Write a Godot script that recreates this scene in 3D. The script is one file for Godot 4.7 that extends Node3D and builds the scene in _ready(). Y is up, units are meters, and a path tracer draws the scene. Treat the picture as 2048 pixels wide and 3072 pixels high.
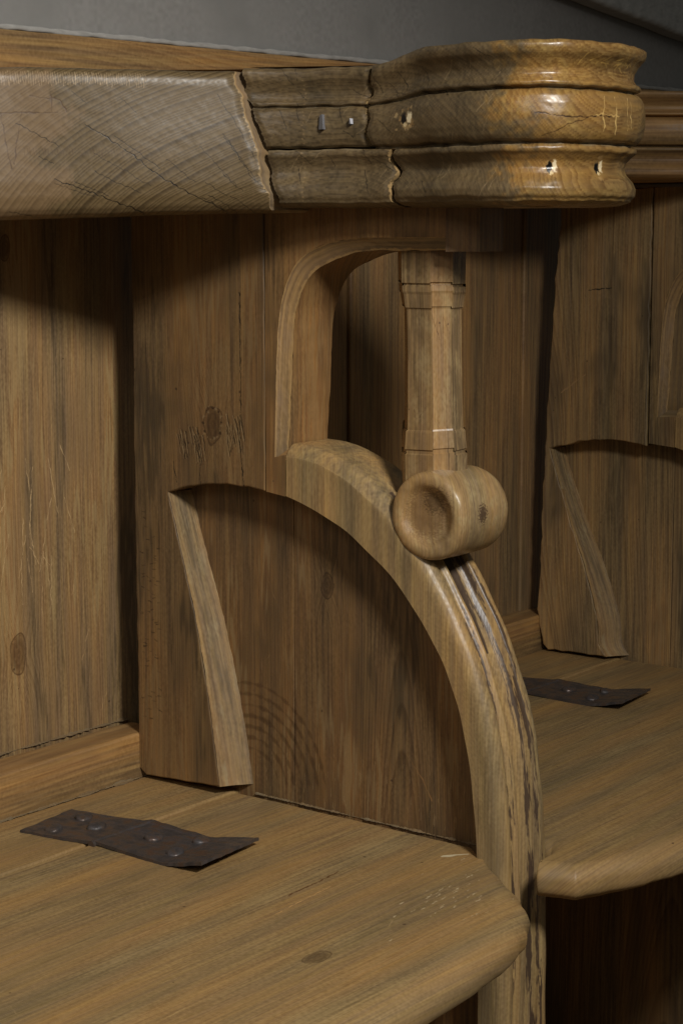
extends Node3D
# Carved pine choir stalls. x runs along the row, y is up from the seat, z comes out of the back boards. Metres.

var mats := {}
var tex := {}
var names := {}
var n_low := FastNoiseLite.new()
var n_hi := FastNoiseLite.new()
var n_frac := FastNoiseLite.new()

const SPACING := 0.66
const T := 0.065          # thickness of a divider
const SUNK := 0.026       # how deep its panel is sunk


func _ready() -> void:
	# ---- camera, air, lamp, exposure -------------------------------------------------
	var cam := Camera3D.new()
	cam.name = "camera"
	cam.fov = 29.93
	cam.near = 0.05
	cam.far = 50.0
	add_child(cam)
	cam.look_at_from_position(Vector3(-1.18964, 0.48, 1.19056), Vector3(-1.18964, 0.48, 1.19056) + Vector3(0.78038, -0.14526, -0.60820), Vector3.UP)
	cam.current = true
	var env := Environment.new()
	env.background_mode = Environment.BG_COLOR
	env.background_color = Color(0.26, 0.268, 0.26)
	env.tonemap_mode = Environment.TONE_MAPPER_LINEAR
	env.tonemap_exposure = 1.0
	env.sdfgi_enabled = true
	env.ssao_enabled = true
	env.ssil_enabled = true
	var we := WorldEnvironment.new()
	we.name = "world_environment"
	we.environment = env
	add_child(we)
	var key := SpotLight3D.new()
	key.name = "photo_lamp"
	key.light_energy = 2.45
	key.light_color = Color(1.0, 0.985, 0.96)
	key.light_size = 0.13
	key.spot_range = 8.0
	key.spot_attenuation = 2.0
	key.spot_angle = 38.0
	key.spot_angle_attenuation = 1.0
	key.shadow_enabled = true
	add_child(key)
	key.look_at_from_position(Vector3(-0.72, 1.22, 1.5), Vector3(-0.38, 0.34, 0.3), Vector3.UP)

	var fill := AreaLight3D.new()
	fill.name = "fill_lamp"
	fill.light_energy = 1.05
	fill.light_color = Color(1.0, 0.97, 0.95)
	fill.area_size = Vector2(0.9, 0.9)
	fill.area_range = 8.0
	fill.area_attenuation = 2.0
	fill.shadow_enabled = true
	add_child(fill)
	fill.look_at_from_position(Vector3(-3.0, 1.9, 1.55), Vector3(-0.05, 0.45, 0.3), Vector3.UP)

	setup_noise()
	make_textures()
	make_room()
	make_backs()
	make_seats()
	make_dividers()
	make_rails()
	dust_line(Vector3(-0.5, 0.0002, 0.0372), Vector3(0.03, 0.0002, 0.0372), Vector3.UP, Vector3.BACK, 0.0032, "grey dust in the corner where near seat meets skirting strip", 1.0)
	dust_line(Vector3(-0.5, 0.0402, -0.0078), Vector3(0.03, 0.0402, -0.0078), Vector3.UP, Vector3.BACK, 0.0036, "grey dust lying on the skirting strip against the light back board", 2.0)
	dust_line(Vector3(0.0255, 0.0002, 0.15), Vector3(0.0255, 0.0002, 0.38), Vector3.UP, Vector3.LEFT, 0.0020, "thin dust along the foot of the near sunk panel, on the seat", 3.0)


# =====================================================================================
#  naming
# =====================================================================================
func tag(o: Node, label: String, category: String, group := "", kind := "") -> void:
	if label:
		o.set_meta("label", label)
	if category:
		o.set_meta("category", category)
	if group:
		o.set_meta("group", group)
	if kind:
		o.set_meta("kind", kind)


func thing(called: String, at: Vector3, label: String, category: String, group := "") -> Node3D:
	var o := Node3D.new()
	o.name = numbered(called)
	o.position = at
	add_child(o)
	tag(o, label, category, group)
	return o


func numbered(called: String) -> String:
	var k: int = names.get(called, 0)
	names[called] = k + 1
	return called if k == 0 else "%s_%03d" % [called, k]


# =====================================================================================
#  mesh building
# =====================================================================================
class MB:
	var v := PackedVector3Array()
	var n := PackedVector3Array()
	var uv := PackedVector2Array()
	var idx := PackedInt32Array()

	func vert(p: Vector3, nn: Vector3, t: Vector2) -> int:
		v.append(p)
		n.append(nn)
		uv.append(t)
		return v.size() - 1

	func tri(a: int, b: int, c: int) -> void:
		var g := (v[b] - v[a]).cross(v[c] - v[a])
		if g.dot(n[a] + n[b] + n[c]) > 0.0:
			idx.append_array([a, c, b])
		else:
			idx.append_array([a, b, c])

	func quad(a: int, b: int, c: int, d: int) -> void:
		tri(a, b, c)
		tri(a, c, d)

	func flat_quad(p: Array, nn: Vector3, t: Array) -> void:
		var k := []
		for i in 4:
			k.append(vert(p[i], nn, t[i]))
		quad(k[0], k[1], k[2], k[3])

	# rows of points -> a smooth sheet; hint: which way its middle faces
	func grid(rows: Array, uvs: Array, hint: Vector3) -> void:
		var h := rows.size()
		var w: int = rows[0].size()
		var nn := []
		var sum := 0.0
		for j in h:
			var r := PackedVector3Array()
			for i in w:
				var du: Vector3 = rows[j][mini(i + 1, w - 1)] - rows[j][maxi(i - 1, 0)]
				var dv: Vector3 = rows[mini(j + 1, h - 1)][i] - rows[maxi(j - 1, 0)][i]
				var c := du.cross(dv)
				r.append(c.normalized() if c.length() > 1e-14 else Vector3.ZERO)
			nn.append(r)
		sum = (nn[h / 2][w / 2] as Vector3).dot(hint)
		var s := 1.0 if sum >= 0.0 else -1.0
		var first := v.size()
		for j in h:
			for i in w:
				vert(rows[j][i], nn[j][i] * s, uvs[j][i])
		for j in h - 1:
			for i in w - 1:
				var a := first + j * w + i
				quad(a, a + 1, a + w + 1, a + w)


func commit(mb: MB, called: String, mat: Material, parent: Node) -> MeshInstance3D:
	var arr := []
	arr.resize(Mesh.ARRAY_MAX)
	arr[Mesh.ARRAY_VERTEX] = mb.v
	arr[Mesh.ARRAY_NORMAL] = mb.n
	arr[Mesh.ARRAY_TEX_UV] = mb.uv
	arr[Mesh.ARRAY_INDEX] = mb.idx
	var m := ArrayMesh.new()
	m.add_surface_from_arrays(Mesh.PRIMITIVE_TRIANGLES, arr)
	var o := MeshInstance3D.new()
	o.mesh = m
	o.material_override = null
	m.surface_set_material(0, mat)
	if parent == self:
		o.name = numbered(called)
		add_child(o)
	else:
		var k: int = parent.get_meta("_n_" + called, 0) if parent.has_meta("_n_" + called) else 0
		o.name = called if k == 0 else "%s_%03d" % [called, k]
		parent.set_meta("_n_" + called, k + 1)
		parent.add_child(o, true)
	return o


func pts2(a: Array) -> PackedVector2Array:
	var r := PackedVector2Array()
	for p in a:
		r.append(Vector2(p[0], p[1]))
	return r


func area2(p: PackedVector2Array) -> float:
	var s := 0.0
	for i in p.size():
		s += p[i].cross(p[(i + 1) % p.size()])
	return s / 2.0


# Counter-clockwise outline with rounded corners and short steps along long sides; wob roughens it as a hand tool does.
func outline(src: Array, rad := 0.0015, step := 0.012, wob := 0.0, sd := 0.0) -> PackedVector2Array:
	var p := pts2(src)
	if area2(p) < 0.0:
		p.reverse()
	var q := PackedVector2Array()
	var n := p.size()
	for i in n:
		var a := p[(i + n - 1) % n]
		var b := p[i]
		var c := p[(i + 1) % n]
		var d1 := (a - b)
		var d2 := (c - b)
		var turn := absf(d1.angle_to(-d2))
		if turn > 0.3:
			var r := minf(rad * tan(turn / 2.0), minf(d1.length(), d2.length()) * 0.4)
			var s := b + d1.normalized() * r
			var e := b + d2.normalized() * r
			for k in 5:
				var t := k / 4.0
				q.append(s.lerp(b, t).lerp(b.lerp(e, t), t))
		else:
			q.append(b)
	var o := PackedVector2Array()
	n = q.size()
	for i in n:
		var a := q[i]
		var b := q[(i + 1) % n]
		var k := maxi(1, int(ceil(a.distance_to(b) / step)))
		for j in k:
			o.append(a.lerp(b, float(j) / k))
	if wob > 0.0:
		n = o.size()
		var w := o.duplicate()
		for i in n:
			var d := (o[(i + 1) % n] - o[(i + n - 1) % n]).normalized()
			var nr := Vector2(d.y, -d.x)
			w[i] = o[i] + nr * wob * (n_low.get_noise_2d(o[i].x * 55.0 + sd, o[i].y * 55.0) + 0.5 * n_low.get_noise_2d(o[i].x * 220.0 + sd, o[i].y * 220.0 + 3.0))
		o = w
	return o


func normals2(p: PackedVector2Array) -> PackedVector2Array:
	var r := PackedVector2Array()
	var n := p.size()
	for i in n:
		var e1 := (p[i] - p[(i + n - 1) % n]).normalized()
		var e2 := (p[(i + 1) % n] - p[i]).normalized()
		var m := Vector2(e1.y, -e1.x) + Vector2(e2.y, -e2.x)
		r.append(m.normalized() if m.length() > 1e-9 else Vector2(e1.y, -e1.x))
	return r


# A board: the outline p (counter-clockwise) lies in the plane O + U*x + V*y, the board goes thick along N; the face looks along -N.
func slab(mb: MB, p: PackedVector2Array, O: Vector3, U: Vector3, V: Vector3, N: Vector3, thick: float, r: float, reg: Rect2, side := 1.0) -> void:
	var nr := normals2(p)
	var n := p.size()
	var K := 4
	var rings := []
	for k in K + 1:
		var an := k * PI / 2.0 / K
		rings.append([r * (1.0 - sin(an)), r * (1.0 - cos(an)), Vector2(sin(an), -cos(an))])
	for k in range(K, -1, -1):
		var an := k * PI / 2.0 / K
		rings.append([r * (1.0 - sin(an)), thick - r * (1.0 - cos(an)), Vector2(sin(an), cos(an))])
	var first := mb.v.size()
	for g in rings:
		for i in n + 1:
			var q: Vector2 = p[i % n] - nr[i % n] * g[0]
			var pos: Vector3 = O + U * q.x + V * q.y + N * g[1]
			var nn: Vector3 = (U * nr[i % n].x + V * nr[i % n].y) * g[2].x + N * g[2].y
			mb.vert(pos, nn, uvof(Vector2(q.x + g[1] * side, q.y + g[1] * 0.35), reg))
	for k in rings.size() - 1:
		for i in n:
			var a := first + k * (n + 1) + i
			mb.quad(a, a + 1, a + n + 2, a + n + 1)
	var flat := pieces(p, r)
	for back in 2:
		var f := mb.v.size()
		for q in flat:
			mb.vert(O + U * q.x + V * q.y + N * (thick if back else 0.0), N if back else -N, uvof(q + (Vector2(thick * side, thick * 0.35) if back else Vector2.ZERO), reg))
		for i in range(0, flat.size(), 3):
			mb.tri(f + i, f + i + 1, f + i + 2)


# the outline drawn in by r, cut into triangles (three points each)
func pieces(p: PackedVector2Array, r: float) -> PackedVector2Array:
	var big := PackedVector2Array()
	for a in p:
		big.append(a * 1000.0)
	var out := PackedVector2Array()
	for part in Geometry2D.offset_polygon(big, -maxf(r * 1000.0, 0.002), Geometry2D.JOIN_MITER):
		var t := Geometry2D.triangulate_polygon(part)
		if t.is_empty():
			push_warning("face left open: %d" % part.size())
		for i in t:
			out.append(part[i] / 1000.0)
	return out


# ear clipping that puts up with straight runs of points
func cut_up(p: PackedVector2Array) -> PackedInt32Array:
	var out := PackedInt32Array()
	var left := PackedInt32Array(range(p.size()))
	if area2(p) < 0.0:
		left.reverse()
	var at := 0
	var idle := 0
	while left.size() > 3 and idle <= left.size():
		var n := left.size()
		var i := left[(at + n - 1) % n]
		var j := left[at % n]
		var k := left[(at + 1) % n]
		var a := p[i]
		var b := p[j]
		var c := p[k]
		var cr := (b - a).cross(c - b)
		var ear := cr > -1.5e-9
		if ear and cr > 1.5e-9:
			for q in left:
				if q != i and q != j and q != k:
					var w := p[q]
					if (b - a).cross(w - a) > 1.0e-9 and (c - b).cross(w - b) > 1.0e-9 and (a - c).cross(w - c) > 1.0e-9:
						ear = false
						break
		if ear:
			out.append_array([i, j, k])
			left.remove_at(at % n)
			at = (at + 1) % maxi(left.size(), 1) if cr > 1.5e-9 else at % maxi(left.size(), 1)
			idle = 0
		else:
			at = (at + 1) % n
			idle += 1
	if left.size() == 3:
		out.append_array([left[0], left[1], left[2]])
	else:
		push_warning("outline left open: %d" % left.size())
	return out


func uvof(q: Vector2, reg: Rect2) -> Vector2:
	return Vector2((q.x - reg.position.x) / reg.size.x, 1.0 - (q.y - reg.position.y) / reg.size.y)


func box(mb: MB, lo: Vector3, hi: Vector3, r: float, axis: int, reg: Rect2, wob := 0.0, sd := 0.0) -> void:
	# axis: which way the big face looks (0: -x, 1: +y, 2: +z)
	if axis == 2:
		slab(mb, outline([[lo.x, lo.y], [hi.x, lo.y], [hi.x, hi.y], [lo.x, hi.y]], r * 2.2, 0.03, wob, sd), Vector3(0, 0, hi.z), Vector3.RIGHT, Vector3.UP, Vector3.FORWARD, hi.z - lo.z, r, reg)
	elif axis == 1:
		slab(mb, outline([[lo.x, lo.z], [hi.x, lo.z], [hi.x, hi.z], [lo.x, hi.z]], r * 2.2, 0.03, wob, sd), Vector3(0, hi.y, 0), Vector3.RIGHT, Vector3.BACK, Vector3.DOWN, hi.y - lo.y, r, reg)
	else:
		slab(mb, outline([[lo.z, lo.y], [hi.z, lo.y], [hi.z, hi.y], [lo.z, hi.y]], r * 2.2, 0.03, wob, sd), Vector3(lo.x, 0, 0), Vector3.BACK, Vector3.UP, Vector3.RIGHT, hi.x - lo.x, r, reg)


# Catmull-Rom through the points, then even steps along its length
func smooth_path(src: Array, count: int) -> PackedVector2Array:
	var p := pts2(src)
	var fine := PackedVector2Array()
	var n := p.size()
	for i in n - 1:
		for k in 16:
			fine.append(p[i].cubic_interpolate(p[i + 1], p[maxi(i - 1, 0)], p[mini(i + 2, n - 1)], k / 16.0))
	fine.append(p[n - 1])
	return even(fine, count)


func even(fine: PackedVector2Array, count: int) -> PackedVector2Array:
	var len := PackedFloat32Array([0.0])
	for i in fine.size() - 1:
		len.append(len[i] + fine[i].distance_to(fine[i + 1]))
	var out := PackedVector2Array()
	var at := 0
	for k in count:
		var want: float = len[len.size() - 1] * k / (count - 1)
		while at < len.size() - 2 and len[at + 1] < want:
			at += 1
		out.append(fine[at].lerp(fine[at + 1], clampf((want - len[at]) / maxf(len[at + 1] - len[at], 1e-9), 0.0, 1.0)))
	return out


func path_length(p: PackedVector2Array) -> float:
	var s := 0.0
	for i in p.size() - 1:
		s += p[i].distance_to(p[i + 1])
	return s


# =====================================================================================
#  wood
# =====================================================================================
func setup_noise() -> void:
	for n in [n_low, n_hi, n_frac]:
		n.noise_type = FastNoiseLite.TYPE_SIMPLEX_SMOOTH
		n.frequency = 1.0
		n.fractal_type = FastNoiseLite.FRACTAL_NONE
		n.seed = 11
	n_hi.seed = 23
	n_hi.noise_type = FastNoiseLite.TYPE_VALUE_CUBIC
	n_frac.seed = 37
	n_frac.fractal_type = FastNoiseLite.FRACTAL_FBM
	n_frac.fractal_octaves = 4


class Wood:
	var w := 64
	var h := 64
	var reg := Rect2(0, 0, 1, 1)      # the stretch of surface the picture covers, in metres
	var grain_u := false              # the grain runs along u rather than along v
	var pos = null             # surface (u, v) -> (across, along the grain, through) for carved shapes
	var ring := 0.003                 # width of a year ring
	var pa := 0.0                     # the pith, across and through
	var pb := 0.05
	var tilt := 0.0
	var wob := 0.010
	var ringk := 0.7
	var fibk := 0.16
	var strk := 0.22
	var E := Color(0.66, 0.5, 0.33)   # early wood
	var L := Color(0.42, 0.28, 0.16)  # late wood
	var D := Color(0.2, 0.16, 0.12)   # dirt
	var W := Color(0.76, 0.62, 0.44)  # rubbed bare
	var dirt := 0.6
	var dirt_at := 0.1
	var worn := 0.5
	var worn_at := 0.15
	var patch := 14.0
	var mottle := 0.14
	var speck := 0.09
	var scuff := 0.0
	var endg := false                 # end grain or plaster: no fibres along the face
	var soft := 0.6
	var stretch := 0.4
	var rough := 0.55
	var relief := 1.0
	var tools := 0.0
	var sd := 0.0
	var knots := []
	var extra = null
	var rgb := PackedByteArray()
	var aux := PackedByteArray()
	var bands := []


func sstep(a: float, b: float, x: float) -> float:
	var t := clampf((x - a) / (b - a), 0.0, 1.0)
	return t * t * (3.0 - 2.0 * t)


const BANDS := 16

func wood_band(k: int, m: Wood) -> void:
	var w: int = m.w
	var h: int = m.h
	var j0 := h * k / BANDS
	var j1 := h * (k + 1) / BANDS
	var rgb := PackedByteArray()
	var aux := PackedByteArray()
	rgb.resize((j1 - j0) * w * 3)
	aux.resize((j1 - j0) * w * 3)
	var at := 0
	var nl := n_low
	var nh := n_hi
	var nf := n_frac
	var has_pos: bool = m.pos != null
	var has_extra: bool = m.extra != null
	var grain_u: bool = m.grain_u
	var s: float = m.sd
	var E := m.E
	var L := m.L
	var D := m.D
	var W := m.W
	var er := E.r
	var eg := E.g
	var eb := E.b
	var lr := L.r - er
	var lg := L.g - eg
	var lb := L.b - eb
	var dr := D.r
	var dg := D.g
	var db := D.b
	var wr := W.r
	var wg := W.g
	var wb := W.b
	var u0 := m.reg.position.x
	var v0 := m.reg.position.y
	var su := m.reg.size.x
	var sv := m.reg.size.y
	var pa: float = m.pa
	var pb: float = m.pb
	var tilt: float = m.tilt
	var wob: float = m.wob
	var ring: float = m.ring
	var ringk: float = m.ringk
	var fibk: float = m.fibk
	var strk: float = m.strk
	var mottle: float = m.mottle
	var patch: float = m.patch
	var stretch: float = m.stretch
	var soft: float = m.soft
	var dirt: float = m.dirt
	var dirt_at: float = m.dirt_at
	var worn: float = m.worn
	var worn_at: float = m.worn_at
	var rough: float = m.rough
	var relief: float = m.relief
	var tools: float = m.tools
	var speck: float = m.speck
	var scuff: float = m.scuff
	var endg: bool = m.endg
	var n_knots: int = m.knots.size()
	var knots := PackedVector3Array(m.knots)
	var o := [0.0, 0.0, 0.0, 0.0, 0.0]
	for j in range(j0, j1):
		var v := v0 + sv * (1.0 - (j + 0.5) / h)
		for i in w:
			var u := u0 + su * (i + 0.5) / w
			var a := u
			var c := v
			var b := 0.0
			if has_pos:
				var p: Vector3 = m.pos.call(u, v)
				a = p.x
				c = p.y
				b = p.z
			elif grain_u:
				a = v
				c = u
			var wl := nl.get_noise_2d(a * 5.0 + s, c * 1.6 - s)
			var da := a + wob * wl - pa
			var b2 := b + pb + tilt * c + wob * 0.8 * nl.get_noise_2d(c * 2.3 + s + 31.0, a * 2.0)
			var inside := 0.0
			var push := 0.0
			for q in n_knots:
				var kx := a - knots[q].x
				var kc := (c - knots[q].y) * 0.6
				var kr := knots[q].z
				var kd := kx * kx + kc * kc
				if kd < kr * kr * 30.0:
					push += (1.0 if kx > 0.0 else -1.0) * kr * 1.3 * exp(-kd / (kr * kr * 5.0))
					var rr := sqrt(kd) * (1.0 + 0.25 * nl.get_noise_2d(kx * 60.0 + s, kc * 60.0))
					if rr < kr:
						inside = 1.0 - rr / kr
			var rho := sqrt(da * da + b2 * b2) + (push if da > 0.0 else -push)
			var t := rho / ring + 0.8 * nl.get_noise_2d(rho * 120.0, s)
			var ft := floorf(t)
			var f := t - ft
			var late := f * f * (1.0 if f < 0.9 else (1.0 - f) * 10.0)
			late *= 0.72 + 0.4 * fposmod(sin(ft * 12.9898 + s) * 43758.5453, 1.0)
			var fib := 0.0
			var streak := 0.0
			var wide := 0.0
			var st := 0.0
			var gr := nh.get_noise_2d(u * 640.0 + s, v * 640.0 if has_pos else v * 520.0)
			if endg:
				fib = nh.get_noise_2d(u * 900.0, v * 900.0 + s)
				st = nf.get_noise_2d(u * patch + s, v * patch)
			elif has_pos:
				fib = nh.get_noise_3d(a * 1000.0, b * 1000.0, c * 34.0 + s)
				streak = nl.get_noise_3d(a * 190.0, b * 190.0, c * 5.0 + s)
				wide = nl.get_noise_3d(a * 26.0, b * 26.0, c * 2.6 - s)
				st = nf.get_noise_3d(a * patch, b * patch, c * patch * stretch + s)
			else:
				fib = nh.get_noise_2d(a * 1100.0, c * 34.0 + s)
				streak = nl.get_noise_2d(a * 190.0 + s, c * 5.0)
				wide = nl.get_noise_2d(a * 26.0 - s, c * 2.6)
				st = nf.get_noise_2d(a * patch + s, c * patch * stretch + s)
			if inside > 0.0:
				late = 0.45 + 0.3 * sin(inside * 17.0 + 3.0 * gr)
			var k1 := late * ringk
			var tone := 1.0 + fibk * fib + strk * (0.8 * streak + 0.5 * wide) + speck * gr + mottle * st
			var r := (er + lr * k1) * tone * (1.0 + 0.05 * wide)
			var g := (eg + lg * k1) * tone
			var bl := (eb + lb * k1) * tone * (1.0 - 0.07 * wide - 0.05 * streak)
			var mix := st + 0.08 * streak + 0.16 * gr + 0.09 * fib
			var dk := clampf((mix - dirt_at) / soft, 0.0, 1.0) * dirt
			r += (dr - r) * dk
			g += (dg - g) * dk
			bl += (db - bl) * dk
			var wk := clampf((0.16 * streak + 0.2 * fib + 0.16 * gr - st - worn_at) / soft, 0.0, 1.0) * worn * (1.0 - 0.4 * k1)
			# rubbed fibres catch pale, pores stay dark
			if scuff > 0.0:
				var sc := nh.get_noise_2d(a * 520.0 + 3.0, c * 55.0 - s) + 0.9 * wide - 0.5 * st
				if sc > 0.42:
					wk = maxf(wk, minf((sc - 0.42) * 3.0, 1.0) * scuff)
				elif sc < -0.52:
					var pk := minf((-0.52 - sc) * 3.0, 1.0) * scuff
					r *= 1.0 - 0.35 * pk
					g *= 1.0 - 0.35 * pk
					bl *= 1.0 - 0.35 * pk
			r += (wr - r) * wk
			g += (wg - g) * wk
			bl += (wb - bl) * wk
			if inside > 0.0:
				var kq := minf(inside * 3.0, 1.0) * 0.22
				if inside < 0.10:
					kq = 0.24
				r *= 1.0 - kq
				g *= 1.0 - kq * 1.1
				bl *= 1.0 - kq * 1.15
			var hh := 0.5 + relief * (0.2 * late - 0.06 + 0.16 * fib + 0.08 * gr) - 0.12 * dk
			if tools > 0.0:
				hh += tools * nl.get_noise_2d(a * 60.0 + b * 50.0, c * 45.0 + s)
			var ro := rough + 0.12 * gr + 0.15 * dk - 0.08 * wk
			if has_extra:
				o[0] = r
				o[1] = g
				o[2] = bl
				o[3] = hh
				o[4] = ro
				m.extra.call(u, v, fib, streak, st, gr, o)
				r = o[0]
				g = o[1]
				bl = o[2]
				hh = o[3]
				ro = o[4]
			rgb[at] = clampi(int(r * 255.0), 0, 255)
			rgb[at + 1] = clampi(int(g * 255.0), 0, 255)
			rgb[at + 2] = clampi(int(bl * 255.0), 0, 255)
			aux[at] = clampi(int(hh * 255.0), 0, 255)
			aux[at + 1] = clampi(int(ro * 255.0), 20, 255)
			at += 3
	m.bands[k] = [rgb, aux]


func run_wood(m: Wood) -> void:
	m.bands.resize(BANDS)
	var id := WorkerThreadPool.add_group_task(wood_band.bind(m), BANDS, 4, true)
	WorkerThreadPool.wait_for_group_task_completion(id)
	for b in m.bands:
		m.rgb.append_array(b[0])
		m.aux.append_array(b[1])
	m.bands.clear()


# a drawn crack, scratch or tool mark: real damage with an outline of its own
func mark(m: Wood, p: Array, width: float, col: Color, amount: float, depth: float, sd := 0.0, jit := 0.0006) -> void:
	var px := m.w / m.reg.size.x
	var py := m.h / m.reg.size.y
	for i in p.size() - 1:
		var a := Vector2(p[i][0], p[i][1])
		var b := Vector2(p[i + 1][0], p[i + 1][1])
		var n := maxi(2, int(a.distance_to(b) * maxf(px, py) * 1.5))
		for k in n:
			var t := float(k) / n
			var q := a.lerp(b, t)
			q.x += jit * n_low.get_noise_2d(q.x * 160.0 + sd, q.y * 160.0)
			q.y += jit * n_low.get_noise_2d(q.x * 160.0 + 9.0, q.y * 160.0 + sd)
			var wd := width * (0.75 + 0.6 * n_low.get_noise_2d(q.x * 90.0 + sd, q.y * 90.0 + 5.0))
			dab(m, q, wd / 2.0, col, amount, depth, 0.0)


func dab(m: Wood, q: Vector2, rad: float, col: Color, amount: float, depth: float, ragged := 0.5, squash := 1.0) -> void:
	var cx := (q.x - m.reg.position.x) / m.reg.size.x * m.w
	var cy := (1.0 - (q.y - m.reg.position.y) / m.reg.size.y) * m.h
	var rx := maxf(rad * m.w / m.reg.size.x, 0.5)
	var ry := maxf(rad * squash * m.h / m.reg.size.y, 0.5)
	for j in range(maxi(0, int(cy - ry * 1.5)), mini(m.h, int(cy + ry * 1.5) + 2)):
		for i in range(maxi(0, int(cx - rx * 1.5)), mini(m.w, int(cx + rx * 1.5) + 2)):
			var dx := (i + 0.5 - cx) / rx
			var dy := (j + 0.5 - cy) / ry
			var d := sqrt(dx * dx + dy * dy)
			if ragged > 0.0:
				d += ragged * n_frac.get_noise_2d(i * 0.16 + q.x * 900.0, j * 0.16)
			var k := clampf((1.15 - d) / 0.4, 0.0, 1.0) * amount
			if k <= 0.0:
				continue
			var at := (j * m.w + i) * 3
			m.rgb[at] = int(lerpf(m.rgb[at], col.r * 255.0, k))
			m.rgb[at + 1] = int(lerpf(m.rgb[at + 1], col.g * 255.0, k))
			m.rgb[at + 2] = int(lerpf(m.rgb[at + 2], col.b * 255.0, k))
			m.aux[at] = clampi(int(m.aux[at] - depth * 255.0 * k), 0, 255)


func to_material(m: Wood, called: String, relief_mm := 0.5, spec := 0.5, repeat := true) -> StandardMaterial3D:
	var a := ImageTexture.create_from_image(Image.create_from_data(m.w, m.h, false, Image.FORMAT_RGB8, m.rgb))
	var x := ImageTexture.create_from_image(Image.create_from_data(m.w, m.h, false, Image.FORMAT_RGB8, m.aux))
	var s := StandardMaterial3D.new()
	s.resource_name = called
	s.albedo_texture = a
	s.roughness = 1.0
	s.roughness_texture = x
	s.roughness_texture_channel = BaseMaterial3D.TEXTURE_CHANNEL_GREEN
	s.metallic_specular = spec
	s.heightmap_enabled = true
	s.heightmap_texture = x
	s.heightmap_scale = relief_mm * 0.1
	s.texture_repeat = repeat
	mats[called] = s
	tex[called] = m.reg
	return s


const CRACK := Color(0.05, 0.04, 0.03)
const PALE := Color(0.8, 0.68, 0.48)

# carved shapes shared by the meshes and their wood
var arm_path: PackedVector2Array      # outer edge of the arm rest, (z, y), from its flat top to its foot
var arm_inner: PackedVector2Array     # lower edge of its side face, point for point
var arm_prof: PackedVector2Array      # across the arm rest: (x, how far below the outer edge)
var rail_path: PackedVector2Array     # front edge of the rail in plan, (x, z)
var rail2_path: PackedVector2Array
var rail_prof: PackedVector2Array     # moulding of the rail: (outwards, height)
const ARM_N := 240
const ARM_M := 120
const RAIL_N := 420
const RAIL_M := 150


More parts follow.
